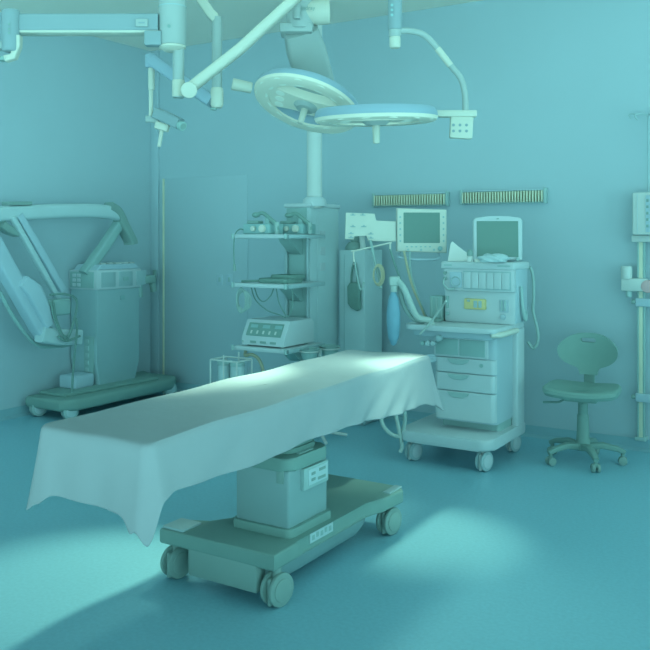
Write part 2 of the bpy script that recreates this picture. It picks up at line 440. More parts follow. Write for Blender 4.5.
for k in range(6): 
    MB().cyl(P(453.5+(k%3)*6.5, 125+(k//3)*6, D2-.024), P(453.5+(k%3)*6.5, 125+(k//3)*6, D2-.01), .008, seg=12).build('button', 'boom_blue', cp)
MB().cyl(P(440, 114, D2), P(434, 114, D2), .022, seg=18).build('pivot', 'lamp_blue', L2)

# ------------------------------------------------------------------ ceiling boom (top left)
DB = 5.0
B1 = thing('ceiling_boom', 'white ceiling boom with a stout cylinder hub and long horizontal arm', 'ceiling boom', P(172, -70, DB))
MB().cyl(P(172.5, -71, DB), P(172.5, 46, DB), .080, seg=36, bev=.01).build('hub', 'boom_white', B1)
MB().lathe([(0,-.02),(.05,-.02),(.078,0),(.078,.012),(0,.012)], Matrix.Translation(P(172.5, 48, DB)), 32).build('hub_cap', 'lamp_white', B1)
MB().lathe([(.081,0),(.0825,.004),(.081,.008)], Matrix.Translation(P(172.5, 8, DB)), 36).build('hub_seam', 'grey_metal', B1)
MB().cyl(P(169, 26, DB-.09), P(169, 26, DB-.07), .01, seg=12).build('hub_screw', 'black_plastic', B1)
ea = P(12, 24, DB+.05); eb = P(160, 24, DB)
MB().sweep([ea, eb], rrect(-.055,-.052,.055,.052,.016,4), up=UP).build('boom_arm', 'boom_blue', B1)
MB().sweep([ea+UP*-.052, eb+UP*-.052], rrect(-.05,-.010,.05,.006,.004,2), up=UP).build('arm_edge', 'lamp_white', B1)
MB().box((-.05,-.07,-.05),(.05,.0,.035), .008, 2, frame(P(155, 39, DB), RGT, FWD)).build('arm_bracket', 'boom_blue', B1)
bl = MB().box((-.035,-.01,-.022),(.035,.003,.022), .002, 1, frame(P(142, 23, DB-.055), RGT, FWD)).build('arm_label', 'boom_white', B1)
MB().box((-.018,-.013,-.004),(.018,-.009,.004), .0005, 1, frame(P(142, 23, DB-.055), RGT, FWD)).build('label_mark', 'boom_blue', bl)
ej = MB().cyl(P(11, 10, DB), P(11, 52, DB), .052, seg=28, bev=.012).build('end_joint', 'boom_blue', B1)
for y in (24, 29, 33): MB().cyl(P(9, y, DB-.06), P(9, y, DB-.045), .007, seg=10).build('screw', 'black_plastic', ej)
MB().sweep([P(18, 36, DB), P(18, 46, DB), P(14, 57, DB), P(6, 59, DB)], rrect(-.02,-.03,.02,.03,.01,3), up=FWD).build('end_guard', 'lamp_white', B1)
MB().box((-.025,-.03,-.012),(.025,.03,.012), .004, 2, frame(P(4, 59, DB), RGT, FWD)).build('end_cap', 'black_plastic', B1)
MB().cyl(P(-2, 50, DB), P(-2, 42, DB), .05, seg=24, bev=.01).build('end_drum', 'boom_white', B1)

# ------------------------------------------------------------------ ceiling camera on its arm
DC = 5.25
K = thing('ceiling_camera', 'small ceiling camera with a round lens hanging on a bent white arm', 'camera', P(217, -50, DC))
MB().sweep([P(186, -47, DC), P(197, -6, DC), P(211, 14, DC), P(216, 19, DC)], rrect(-.03,-.03,.03,.03,.012,3), up=FWD).build('upper_arm', 'lamp_white', K)
MB().cyl(P(217, 17, DC), P(217, 92, DC), .032, seg=22, bev=.004).build('drop_tube', 'boom_white', K)
MB().lathe([(0,0),(.03,.0),(.04,.02),(.04,.11),(.034,.125),(0,.125)], Matrix.Translation(P(217, 108, DC)), 22).build('elbow', 'lamp_white', K)
MB().cyl(P(213.5, 108, DC-.02), P(213.5, 110, DC-.02), .02, seg=14).build('elbow_plug', 'black_plastic', K)
MB().sweep([P(213, 102, DC+.02), P(185, 83, DC+.12), P(153, 61, DC+.2)], rrect(-.04,-.045,.04,.045,.02,3), up=FWD).build('link_arm', 'lamp_blue', K)
DK = DC+.2
MB().cyl(P(151.5, 54, DK), P(151.5, 68, DK), .04, seg=22, bev=.012).build('arm_knuckle', 'lamp_blue', K)
MB().cyl(P(151.5, 68, DK), P(151.5, 90, DK), .021, seg=18, bev=.003).build('sleeve', 'lamp_white', K)
MB().cyl(P(151, 88, DK), P(151, 118, DK), .014, seg=16).build('thin_tube', 'lamp_white', K)
MB().sweep([P(146, 119, DK), P(152, 119, DK), P(159, 122, DK)], rrect(-.018,-.022,.018,.022,.01,3), up=UP).build('swivel', 'boom_white', K)
cb = MB().sweep([P(156, 113, DK-.02), P(168, 118, DK-.06), P(180, 124, DK-.1)], rrect(-.032,-.035,.032,.035,.012,3), up=UP).build('camera_body', 'boom_blue', K)
ld = (P(182, 125.5, DK-.11)-P(170, 119.5, DK-.065)).normalized()+FWD*-.35
ld.normalize(); lc = P(180, 125, DK-.11)
MB().cyl(lc, lc+ld*.035, .030, seg=22, bev=.004).build('lens_barrel', 'green_grey', cb)
MB().cyl(lc+ld*.033, lc+ld*.038, .02, seg=18).build('lens_glass', 'black_plastic', cb)
MB().box((-.05,-.03,-.025),(.04,.03,.025), .01, 2, frame(P(163, 127, DK-.03), RGT+UP*-.3, FWD)).build('mount_block', 'lamp_white', K)
MB().cyl(P(162, 129, DK-.03), P(159, 147, DK-.03), .014, .012, seg=16, bev=.004).build('grip', 'lamp_white', K)

# ------------------------------------------------------------------ ceiling pendant with shelves
pn = thing('equipment_pendant', 'tall pale ceiling pendant column with three cantilevered shelves', 'pendant', (-3.52, 5.4, CH))
pc = W((314.5-325)/FPX*6.35, 6.35, 0)
MB().cyl((pc.x, pc.y, 1.65), (pc.x, pc.y, CH), .058, seg=28).build('pole', 'white_enamel', pn)
MB().lathe([(0.06,.07),(.085,.05),(.095,0),(0,0)], Matrix.Translation((pc.x, pc.y, 1.665)), 28).build('pole_collar', 'machine_white', pn)
bx0, bx1, by0, by1 = -3.63, -3.41, 5.25, 5.66
box('body', 'panel_pale', pn, (bx0, by0, .60), (bx1, by1, 1.67), .008)
box('face_panel', 'green_grey', pn, (bx0+.012, by0-.006, .62), (bx1-.03, by0+.002, 1.65), .002)
box('top_cover', 'machine_white', pn, (bx0-.01, by0-.01, 1.655), (bx1+.01, by1+.01, 1.685), .006)
box('side_panel', 'panel_pale', pn, (bx1-.003, by0+.1, .65), (bx1+.004, by1-.02, 1.62), .002)
for zz in (1.42, 1.30, 1.18):
    box('socket_outlet', 'machine_white', pn, (bx1+.002, by0+.13, zz), (bx1+.008, by0+.2, zz+.06), .002)
for xx in (bx0+.02, bx1-.01): MB().cyl((xx, by0-.02, .62), (xx, by0-.02, 1.5), .012, seg=12).build('track', 'grey_metal', pn)
sh = [1.455, 1.11, .665]
for z in sh:
    s_ = box('shelf', 'machine_white', pn, (-3.74, 4.77, z-.028), (-3.305, 5.26, z), .004)
    box('side_bar', 'grey_metal', s_, (-3.304, 4.80, z-.030), (-3.290, 5.27, z-.002), .003)
    box('side_bar', 'grey_metal', s_, (-3.755, 4.80, z-.030), (-3.741, 5.27, z-.002), .003)
    for xx in (-3.75, -3.295): MB().cyl((xx, 4.765, z-.03), (xx, 4.765, z+.004), .012, seg=12).build('corner_post', 'mid_plastic', s_)
    MB().prism([(0,0),(.18,0),(.16,-.03),(.03,-.12),(0,-.12)], -.05, .05, frame((-3.52, 5.25, z-.029), (0,-1,0), (0,0,1))).build('bracket', 'green_grey', s_)
# control boxes on the top shelf
def control_box(loc, label, cord):
    r = thing('control_box', label, 'control box', loc, 0, 'control boxes on the top shelf')
    x, y, z = loc
    box('case', 'teal_plastic', r, (x-.11, y-.08, z+.001), (x+.12, y+.1, z+.075), .008)
    for dx, rr in ((-.01,.018),(.07,.026)):
        MB().cyl((x+dx, y-.082, z+.04), (x+dx, y-.105, z+.04), rr, seg=18, bev=.003).build('knob', 'white_bright', r)
    box('top_pad', 'black_plastic', r, (x-.10, y-.05, z+.074), (x-.0, y+.02, z+.098), .008)
    MB().tube([(x-.02,y-.03,z+.14),(x+.03,y-.03,z+.15),(x+.10,y-.04,z+.11),(x+.16,y-.05,z+.07),(x+.17,y-.05,z+.03)], .014, 10).build('handpiece', 'deep_black', r)
    MB().ball((x-.03, y-.03, z+.138), .024, (1.4,1,.8)).build('handpiece_head', 'deep_black', r)
    box('handpiece_rest', 'green_grey', r, (x+.06, y-.05, z+.07), (x+.10, y, z+.115), .006)
    MB().cyl((x+.165,y-.05,z+.001), (x+.165,y-.05,z+.085), .016, seg=14, bev=.004).build('plug', 'cable_mid', r)
    if cord:
        MB().tube([(x-.10,y-.07,z+.03),(x-.125,y-.1,z+.035),(x-.14,y-.135,z-.01),(x-.145,y-.14,z-.12),(x-.14,y-.14,z-.22)], .005, 8).build('cord', 'cable_dark', r)
        MB().cyl((x-.14,y-.14,z-.21), (x-.135,y-.14,z-.26), .009, .011, seg=10, bev=.002).build('cord_plug', 'black_plastic', r)
control_box((-3.60, 4.91, sh[0]), 'teal control box on the top shelf, left one with a cord hanging down', True)
control_box((-3.46, 5.12, sh[0]), 'teal control box on the top shelf, right one nearest the column', False)
# dark bundle on the middle shelf
bd = MB(); x, y, z = -3.45, 4.98, sh[1]
bd.prism(rrect(-3.60, 4.85, -3.35, 5.08, .03), z+.001, z+.034, None, .01, 3)
bd.prism(rrect(-3.53, 4.9, -3.34, 5.1, .03), z+.03, z+.058, None, .012, 3)
bd.tube([(-3.58,4.87,z+.016),(-3.66,4.84,z+.012),(-3.72,4.83,z+.009)], .008, 8)
tag(bd.build('folded_bundle', 'dark_fabric'), 'dark flat folded bundle lying on the middle pendant shelf', 'bundle')
# electrosurgical unit on the lower shelf
z = sh[2]; eu = thing('electrosurgical_unit', 'pale console with a sloping dark display on the lowest shelf', 'medical console', (-3.5, 4.95, z))
def wedge(x0, x1, y0, y1, z0, z1, sl):
    return [(y0, z0), (y0, z0+.05), (y0+sl, z1), (y1-.03, z1), (y1, z1-.03), (y1, z0)]
mxw = frame((0,0,0), (0,1,0), (0,0,1))
MB().prism(wedge(0,0,4.80,5.18,z+.012,z+.185,.07), -3.70, -3.33, mxw, .008, 2).build('case', 'machine_white', eu)
sl = Vector((0, .07, .123)).normalized(); fm = frame((-3.515, 4.80, z+.062), (1,0,0), sl)
dp = MB().box((-.15,.015,.001),(.15,.115,.006), .002, 1, fm).build('display', 'deep_black', eu)
for k in range(5): MB().box((-.115+k*.052,.03,.006),(-.10+k*.052,.055,.009), .001, 1, fm).build('indicator', 'white_enamel', dp)
for k in range(3): MB().box((-.115+k*.052*2-.012,.075,.006),(-.085+k*.052*2+.02,.1,.008), .001, 1, fm).build('readout', 'teal_plastic', dp)
for k in range(3): box('socket', 'black_plastic', eu, (-3.62+k*.085, 4.795, z+.027), (-3.57+k*.085, 4.803, z+.043), .002)
MB().cyl((-3.685,4.795,z+.035),(-3.685,4.803,z+.035), .006, seg=10).build('switch', 'mid_plastic', eu)
for xx in (-3.66, -3.37):
    for yy in (4.84, 5.13): MB().cyl((xx,yy,z+.001),(xx,yy,z+.014), .014, seg=12).build('foot', 'black_rubber', eu)
MB().cyl((-3.70,4.9,z+.1),(-3.745,4.9,z+.1), .018, seg=14, bev=.004).build('side_plug', 'black_plastic', eu)
# cable coil hanging under middle shelf + loops
cc = MB()
for k in range(4):
    cx, cz = -3.695+.006*k, sh[1]-.125; rx, rz = .04+.006*k, .085-.006*k
    cc.sweep([Vector((cx+rx*math.cos(a), 4.79+.005*k, cz+rz*math.sin(a))) for a in [2*PI*i/28 for i in range(29)]], [(.006*math.cos(q),.006*math.sin(q)) for q in [2*PI*i/8 for i in range(8)]], cap=False)
cc.tube([(-3.69,4.79,sh[1]-.045),(-3.69,4.785,sh[1]-.03)], .008, 8)
tag(cc.build('cable_coil', 'cable_mid'), 'coiled grey cable hanging under the middle shelf at its left end', 'cable coil')
lc_ = MB()
for pts in ([(-3.63,-.03),(-3.60,-.10),(-3.55,-.13),(-3.49,-.09),(-3.46,-.03)],
            [(-3.66,-.03),(-3.62,-.12),(-3.52,-.19),(-3.42,-.215),(-3.36,-.235)],
            [(-3.44,-.03),(-3.42,-.12),(-3.38,-.19),(-3.345,-.225),(-3.315,-.19),(-3.30,-.10),(-3.305,-.03)]):
    lc_.tube([(a, 4.86, sh[1]+b) for a, b in pts], .0045, 8)
tag(lc_.build('looped_cable', 'cable_dark'), 'thin dark cables looping below the middle pendant shelf', 'cable')
yt = MB().tube([(-3.69,4.84,sh[2]-.03),(-3.68,4.82,sh[2]-.07),(-3.62,4.82,sh[2]-.06),(-3.57,4.84,sh[2]-.10),(-3.55,4.86,sh[2]-.2),(-3.56,4.88,sh[2]-.4),(-3.57,4.9,.013)], .012, 10)
tag(yt.build('yellow_hose', 'cable_yellow'), 'yellowish hose drooping below the lowest pendant shelf', 'hose')
# wire-frame holder with canisters below the lowest shelf
wb = thing('canister_holder', 'pale wire holder with clear canisters beneath the lowest shelf, left end', 'holder', (-3.65, 4.66, 0))
wx0, wx1, wy0, wy1 = -3.80, -3.57, 4.58, 4.75
fr = MB()
for zz in (.585, .31):
    for a, b in (((wx0,wy0),(wx1,wy0)),((wx1,wy0),(wx1,wy1)),((wx1,wy1),(wx0,wy1)),((wx0,wy1),(wx0,wy0))):
        fr.cyl((a[0],a[1],zz),(b[0],b[1],zz), .006, seg=8)
for xx in (wx0, (wx0+wx1)/2, wx1):
    for yy in (wy0, wy1): fr.cyl((xx,yy,.02),(xx,yy,.625 if xx == (wx0+wx1)/2 else .585), .006, seg=8)
fr.build('wire_frame', 'white_enamel', wb)
for xx in (-3.74, -3.63):
    MB().lathe([(0,0),(.045,0),(.05,.02),(.05,.22),(.046,.23),(0,.23)], Matrix.Translation((xx, 4.665, .318)), 20).build('canister', 'clear_plastic', wb)
    MB().cyl((xx,4.665,.546),(xx,4.665,.57), .053, seg=20, bev=.004).build('canister_lid', 'mid_plastic', wb)
box('base', 'grey_metal', wb, (wx0-.02, wy0-.02, 0), (wx1+.02, wy1+.02, .03), .008)
# basins on a stand by the column
def basin_stand():
    a = PY(309.5, 349, 5.0); b = PY(329.5, 347, 5.2)
    r = thing('basin_stand', 'two-ring basin stand beside the pendant column behind the table', 'stand', ((a.x+b.x)/2, (a.y+b.y)/2, 0))
    f = MB(); zt = .635
    for q in (a, b):
        f.lathe([(.073,-.006),(.08,0),(.073,.006),(.067,0)], Matrix.Translation((q.x,q.y,zt)), 28, close=True)
    mid = (a+b)/2
    f.cyl((mid.x,mid.y,.05),(mid.x,mid.y,zt), .014, seg=14)
    for k in range(4):
        an = PI/4+k*PI/2; f.cyl((mid.x,mid.y,.06),(mid.x+.2*math.cos(an),mid.y+.2*math.sin(an),.02), .012, seg=10)
    f.build('frame', 'white_enamel', r)
    for q, lab in ((a,'shallow steel basin in the left ring of the stand'),(b,'shallow steel basin in the right ring of the stand')):
        o = MB().lathe([(0,-.06),(.045,-.06),(.062,-.02),(.065,.012),(.078,.016),(.078,.02),(.062,.018),(.058,-.015),(.042,-.054),(0,-.054)], Matrix.Translation((q.x,q.y,zt)), 28).build('basin', 'green_grey')
        tag(o, lab, 'basin', 'basins on the stand')
basin_stand()

# ------------------------------------------------------------------ second column with hanging bag
ec0 = PY(339.5, 300, 5.62); ec1 = PY(365, 300, 5.62)
ex0, ex1, eyy = ec0.x, ec1.x, 5.62
ec = thing('equipment_column', 'plain pale cabinet column right of the pendant, dark bag hanging on it', 'cabinet', ((ex0+ex1)/2, eyy+.12, 0))
box('body', 'panel_pale', ec, (ex0, eyy, .02), (ex1, eyy+.28, 1.335), .008)
box('plinth', 'grey_metal', ec, (ex0+.02, eyy+.02, 0), (ex1-.02, eyy+.26, .03), .004)
box('seam', 'grey_metal', ec, (ex0+.04, eyy-.003, .15), (ex0+.046, eyy+.002, 1.30), .0005)
hk = P(356, 264, (PY(356,264,eyy)-Vector((0,0,0))).dot(FWD))
MB().cyl((hk.x, eyy+.01, hk.z), (hk.x, eyy-.035, hk.z), .008, seg=10).build('hook', 'white_enamel', ec)
bg = thing('cuff_bag', 'dark soft bag hanging by a strap on the pale column', 'bag', (hk.x, eyy-.03, hk.z))
MB().tube([(hk.x-.028, eyy-.026, hk.z-.16),(hk.x-.022, eyy-.026, hk.z-.07),(hk.x, eyy-.026, hk.z+.012),(hk.x+.022, eyy-.026, hk.z-.07),(hk.x+.028, eyy-.026, hk.z-.16)], .008, 8).build('strap', 'dark_fabric', bg)
bb = MB()
out = [(-.052,-.17),(-.03,-.14),(.04,-.135),(.056,-.17),(.058,-.34),(.03,-.355),(-.02,-.335),(-.05,-.30)]
bb.prism(out, -.022, .022, frame((hk.x, eyy-.03, hk.z), (1,0,0), (0,0,1)), .014, 3); bb.build('pouch', 'dark_fabric', bg)
pb = thing('suction_pump', 'dark squat pump bottle standing on top of the pale column', 'pump', ((ex0+ex1)/2-.06, eyy+.12, 1.335))
lm = Matrix.Translation(((ex0+ex1)/2-.045, eyy+.12, 1.336))
MB().lathe([(0,0),(.075,0),(.075,.02),(.06,.045),(.045,.06),(0,.06)], lm, 24).build('base', 'black_plastic', pb)
MB().lathe([(0,.058),(.03,.058),(.038,.075),(.038,.1),(.022,.115),(0,.115)], lm, 20).build('cap', 'black_plastic', pb)
MB().cyl(lm @ Vector((0,0,.11)), lm @ Vector((0,0,.15)), .018, seg=14, bev=.004).build('valve', 'black_plastic', pb)

# ------------------------------------------------------------------ patient monitor on its bracket
DM = 5.85
pm = thing('patient_monitor', 'patient monitor with dark square screen on a white clip plate', 'monitor', P(422, 252, DM))
def scr(px, py, D=DM): return P(px, py, D)
def facing(px, py, D, tilt=0, yaw=0):
    f = Matrix.Rotation(ROT+yaw, 4, 'Z') @ Matrix.Rotation(PI/2+tilt, 4, 'X')
    m = Matrix.Translation(P(px, py, D)) @ f
    return m                              # local x right, y up, z towards the viewer
u = DM/FPX
mm = facing(422, 230, DM, -.02, .03)
MB().prism([(-25*u,-21.5*u),(25*u,-23*u),(25*u,20.5*u),(-25*u,22*u)], -.07, 0, mm, .012, 3).build('case', 'white_bright', pm)
MB().box((-18.5*u,-13*u,-.004),(18*u,17.5*u,.0025), .002, 1, mm).build('screen', 'screen_glass', pm)
for k in range(6): MB().box((-16*u+k*4.6*u,-17.3*u,-.002),(-14*u+k*4.6*u,-16*u,.004), .001, 1, mm).build('key', 'mid_plastic', pm)
for k in (0,1,2): MB().cyl(mm @ Vector((-14*u+k*13*u,-19.8*u,-.002)), mm @ Vector((-14*u+k*13*u,-19.8*u,.004)), .008, seg=12).build('key', 'mid_plastic', pm)
for k in range(5):
    for sx in (-21.8, 21.6): MB().box(((sx-.8)*u,(12-k*6)*u,-.002),((sx+.8)*u,(14-k*6)*u,.003), .001, 1, mm).build('key', 'mid_plastic', pm)
MB().cyl(mm @ Vector((18*u,-18.5*u,-.002)), mm @ Vector((18*u,-18.5*u,.016)), .016, seg=20, bev=.003).build('dial', 'teal_plastic', pm)
pl = [(-76,17.5),(-47,16.5),(-46,9),(-26,9),(-26,-11.5),(-54,-11),(-55,-5),(-68,-5.5),(-68,-9.5),(-77,-9)]
MB().prism([(a*u, b*u) for a, b in pl], -.045, -.02, mm, .004, 2).build('clip_plate', 'white_bright', pm)
for a, b in ((-69,15),(-59,15),(-69,3.5),(-58,3.5),(-71,-3.5),(-71,-7.5),(-51,-4),(-51,-8)):
    MB().box(((a-2.6)*u,(b-.4)*u,-.021),((a+2.6)*u,(b+.4)*u,-.012), .001, 1, mm).build('clip', 'grey_metal', pm)
    MB().box(((a-.7)*u,(b-.2)*u,-.021),((a+.7)*u,(b+1.6)*u,-.010), .001, 1, mm).build('clip', 'grey_metal', pm)
MB().tube([mm @ Vector((-22*u,-23*u,-.05)), mm @ Vector((-22*u,-27.5*u,-.02)), mm @ Vector((-4*u,-29.5*u,0)), mm @ Vector((16*u,-29*u,-.02)), mm @ Vector((18*u,-23*u,-.05))], .009, 10).build('carry_handle', 'arm_blue', pm)
# bracket arm to the column, and the wire hook
q = mm @ Vector((-60*u, 2*u, -.045))
MB().tube([q, q+FWD*.12, Vector((ex1-.06, eyy+.05, q.z-.02)), Vector((ex1-.06, eyy+.08, 1.33))], .022, 12).build('support_arm', 'white_enamel', pm)
MB().tube([P(354,262,DM-.03), P(353.4,252,DM-.03), P(354,251,DM-.03), P(389,243.2,DM-.03), P(390,243.5,DM-.03), P(390,249,DM-.03)], .006, 8, smooth=3).build('wire_hook', 'white_bright', pm)
for pts, r, mk in (
    ([(370,240),(373,252),(376,266),(379,277),(381,288)], .010, 'cable_mid'),
    ([(390,249),(394,262),(399,276),(403,286)], .007, 'cable_dark'),
    ([(404,251),(408,270),(413,288),(420,304),(427,322),(430,331)], .009, 'cable_yellow'),
    ([(410,251),(410,268),(414,285),(420,302),(428,320),(432,331)], .007, 'cable_mid'),
    ([(355,262),(357,276),(361,290),(364,282)], .006, 'cable_mid')):
    MB().tube([P(a, b, DM-.03) for a, b in pts], r, 8).build('cable', mk, pm)
bc = MB()
for k in range(3):
    o = P(377.5+k*.7, 275, DM-.06+.01*k)
    bc.sweep([o+RGT*(.028+.004*k)*math.cos(a)+UP*(.06+.006*k)*math.sin(a) for a in [2*PI*i/24 for i in range(25)]], [(.006*math.cos(w),.006*math.sin(w)) for w in [2*PI*i/8 for i in range(8)]], cap=False)
bc.build('cable_loop', 'cable_yellow', pm)

# ------------------------------------------------------------------ anaesthesia machine
am = thing('anaesthesia_machine', 'pale wheeled anaesthesia machine with three drawers and a worktop', 'anaesthesia machine', (-2.15, 5.25, 0))
MB().prism(rrect(-2.50, 4.86, -1.87, 5.58, .08, 6), .135, .205, None, .018, 3).build('base_plate', 'machine_white', am)
for c in ((-2.42,4.95),(-1.94,4.95),(-1.95,5.50),(-2.42,5.50)):
    caster(am, c, .062, .055, math.radians(-105), fork='white_enamel', tyre='grey_metal', hub='machine_white', top=.14)
cx0, cx1, cy0, cy1 = -2.32, -1.905, 5.05, 5.50
MB().prism(rrect(cx0, cy0+.012, cx1, cy1, .035, 5), .26, .835, None, 0).build('cabinet', 'machine_side', am)
MB().prism(rrect(cx0+.01, cy0+.10, cx1-.01, cy1-.01, .02, 4), .20, .27, None, 0).build('cabinet_foot', 'green_grey', am)
box('rear_post', 'machine_white', am, (-1.915, 5.36, .20), (-1.87, 5.50, .84), .012, 3)
for z0, z1, lock in ((.575,.665,True),(.46,.568,False),(.275,.453,False)):
    d = MB().prism(rrect(cx0+.004, cy0-.012, cx1-.002, cy0+.06, .03, 5), z0, z1, None, .005, 2).build('drawer', 'machine_white', am)
    xm = (cx0+cx1)/2-.035
    sc = [(xm-.075, z1-.006), (xm-.06, z1-.026), (xm-.03, z1-.038), (xm+.03, z1-.038), (xm+.06, z1-.026), (xm+.075, z1-.006)]
    MB().prism(sc, .0, .012, frame((0, cy0-.010, 0), (1,0,0), (0,0,1)), .002, 1).build('handle', 'mid_plastic', d)
    if lock: MB().cyl((xm+.155, cy0-.018, z1-.035), (xm+.155, cy0-.008, z1-.035), .012, seg=14).build('lock', 'green_grey', d)
co = box('open_compartment', 'machine_white', am, (cx0+.0, cy0-.010, .67), (cx1-.05, cy0+.05, .80), .004)
for a, b in ((cx0+.015, cx0+.17), (cx0+.18, cx1-.065)): box('tray_recess', 'green_grey', co, (a, cy0-.014, .683), (b, cy0-.008, .785), .002)
box('apron', 'machine_side', am, (cx0-.12, 4.99, .795), (cx1-.0, 5.4, .845), .012, 3)
MB().prism(rrect(-2.49, 4.93, -1.86, 5.50, .06, 6), .842, .875, None, .010, 3).build('worktop', 'machine_white', am)
MB().tube([(-1.90,4.96,.835),(-1.855,5.0,.835),(-1.85,5.15,.835),(-1.855,5.30,.835)], .018, 10).build('push_handle', 'white_bright', am)
k_ = P(439, 340, 5.42)
for dx, mk, rr in ((-14,'green_grey',.014),(-9,'clear_plastic',.017),(-4,'clear_plastic',.015),(2,'grey_metal',.02)):
    o = PY(438+dx, 343 if dx < 0 else 338, 4.985)
    MB().cyl((o.x, 4.995, o.z), (o.x, 4.955, o.z), rr, seg=16, bev=.004).build('gas_knob', mk, am)
ux0, ux1, uy0, uy1 = -2.335, -1.83, 5.20, 5.46
box('upper_cabinet', 'machine_white', am, (ux0+.012, uy0+.02, .875), (ux1-.01, uy1, 1.265), .01)
box('upper_side', 'machine_side', am, (ux1-.014, uy0+.03, .885), (ux1-.004, uy1-.01, 1.25), .004)
box('top_ledge', 'machine_white', am, (ux0, uy0-.02, 1.225), (ux1, uy1+.02, 1.275), .012, 3)
hd = box('upper_console', 'machine_white', am, (ux0+.02, uy0-.015, 1.085), (ux1-.005, uy0+.03, 1.228), .008)
for k in range(2): MB().box((-.006,-.002,-.005),(.05+.03*k,.002,.005), .0005, 1, Matrix.Translation((ux0+.03+k*.37, uy0-.021, 1.252))).build('label_mark', 'mid_plastic', am)
zz0, zz1 = 1.105, 1.208
vx0 = ux0+.165; vw = (ux1-.03-vx0)/6
pl_ = box('vaporiser_bay', 'grey_metal', hd, (vx0-.006, uy0-.018, zz0-.008), (ux1-.022, uy0-.012, zz1+.008), .001)
for k in range(6): box('module', 'machine_white', hd, (vx0+k*vw+.001, uy0-.026, zz0), (vx0+(k+1)*vw-.001, uy0-.016, zz1), .002)
box('gas_block', 'arm_blue', hd, (ux0+.065, uy0-.022, zz0+.0), (ux0+.15, uy0-.012, zz1), .003)
MB().lathe([(.032,-.004),(.036,0),(.032,.004),(.028,0)], frame((ux0+.11, uy0-.026, zz0+.04), (1,0,0), (0,0,1)), 24, close=True).build('gauge_ring', 'grey_metal', hd)
for zq in (1.20, 1.165): MB().cyl((ux0+.035, uy0-.014, zq), (ux0+.035, uy0-.035, zq), .011, seg=14, bev=.003).build('port', 'black_plastic', hd)
MB().tube([(ux0+.035,uy0-.035,1.165),(ux0+.04,uy0-.06,1.13),(ux0+.07,uy0-.055,1.095),(ux0+.11,uy0-.03,1.10)], .005, 8).build('port_hose', 'cable_mid', hd)
yb = box('gauge_module', 'yellow_plastic', am, (ux0+.155, uy0+.0, .965), (ux0+.305, uy0+.026, 1.035), .008)
for dx, w in ((.225,.025),(.258,.022),(.18,.02)): MB().box((0,0,0),(w,.01,.045 if dx > .2 else .014), .002, 1, Matrix.Translation((ux0+dx, uy0-.005, .978 if dx > .2 else 1.015))).build('gauge_window', 'grey_metal', yb)
box('flow_meter', 'machine_side', am, (ux0+.395, uy0+.012, .955), (ux0+.455, uy0+.022, 1.035), .002)
for dx in (.41, .43): box('flow_tube', 'mid_plastic', am, (ux0+dx, uy0+.004, .965), (ux0+dx+.008, uy0+.014, 1.03), .001)
MB().cyl((ux0+.42, uy0+.022, .925), (ux0+.42, uy0-.0, .925), .018, seg=20, bev=.004).build('flow_knob', 'machine_side', am)
box('side_slot', 'green_grey', am, (ux0+.025, uy0+.012, .965), (ux0+.042, uy0+.024, 1.045), .002)
MB().cyl((ux0+.034, uy0+.024, .93), (ux0+.034, uy0+.008, .93), .011, seg=14).build('port', 'green_grey', am)
ab = box('absorber_canister', 'green_grey', am, (ux0-.10, uy0+.02, .89), (ux0-.005, uy0+.13, 1.04), .006)
for k in range(3): box('absorber_rib', 'cable_mid', ab, (ux0-.09+k*.035, uy0+.014, .9), (ux0-.075+k*.035, uy0+.021, 1.03), .001)
box('absorber_base', 'black_plastic', am, (ux0-.14, uy0-.06, .875), (ux0-.0, uy0+.14, .895), .004)
# side hose hook
MB().tube([(ux1+.004,5.30,1.12),(ux1+.012,5.30,1.0),(ux1+.02,5.31,.94),(ux1+.018,5.34,.90),(ux1+.012,5.37,.94),(ux1+.012,5.33,.97)], .011, 10).build('side_hose', 'mid_plastic', am)
MB().tube([(-1.83,5.48,1.24),(-1.815,5.5,1.18),(-1.81,5.5,1.05),(-1.815,5.5,.95),(-1.79,5.5,.85),(-1.78,5.5,.76),(-1.81,5.5,.70),(-1.85,5.5,.74)], .010, 10).build('power_lead', 'cable_mid', am)
# breathing bag and hoses on the left
bgp = P(394, 290, 5.5)
MB().lathe([(0,.0),(.016,.01),(.036,.06),(.044,.14),(.044,.22),(.034,.30),(.016,.35),(.012,.37)], Matrix.Translation(P(393.5, 346, 5.5)), 24).build('breathing_bag', 'bag_blue', am)
MB().cyl(P(394, 292, 5.5), P(394, 283, 5.5), .022, .026, seg=18, bev=.003).build('bag_neck', 'hose_pale', am)
MB().box((-.035,-.03,-.02),(.035,.03,.03), .01, 3, facing(394.5, 281, 5.5)).build('elbow_connector', 'hose_pale', am)
def corr(pts, r, n):
    p = spline(pts, n); return p, [1+.12*(i % 2) for i in range(len(p))]
p_, s_ = corr([P(398,281,5.48), P(403,287,5.48), P(409,300,5.48), P(415,314,5.48), P(421,319,5.48), P(430,321,5.48), P(433,330,5.48)], .018, 9)
MB().sweep(p_, [(.020*math.cos(w),.020*math.sin(w)) for w in [2*PI*i/10 for i in range(10)]], scl=s_).build('corrugated_hose', 'hose_pale', am)
MB().tube([P(399,283,5.52), P(401,296,5.52), P(406,310,5.52), P(414,319,5.52), P(424,322,5.52)], .015, 10).build('thin_hose', 'cable_mid', am)
MB().tube([P(420,334,5.40), P(430,323,5.36), P(441,308,5.3), P(446,301,5.22)], .007, 8).build('sample_line', 'hose_pale', am)
for pts in ([(384,400),(381,412),(383,425),(391,434),(401,437)], [(392,402),(396,416),(399,430),(402,446),(400,452)], [(402,402),(405,415),(404,428),(402,437)]):
    MB().tube([P(a, b, 5.45) for a, b in pts], .013, 10).build('loose_hose', 'cable_mid' if pts[0][0] == 402 else 'hose_pale', am)
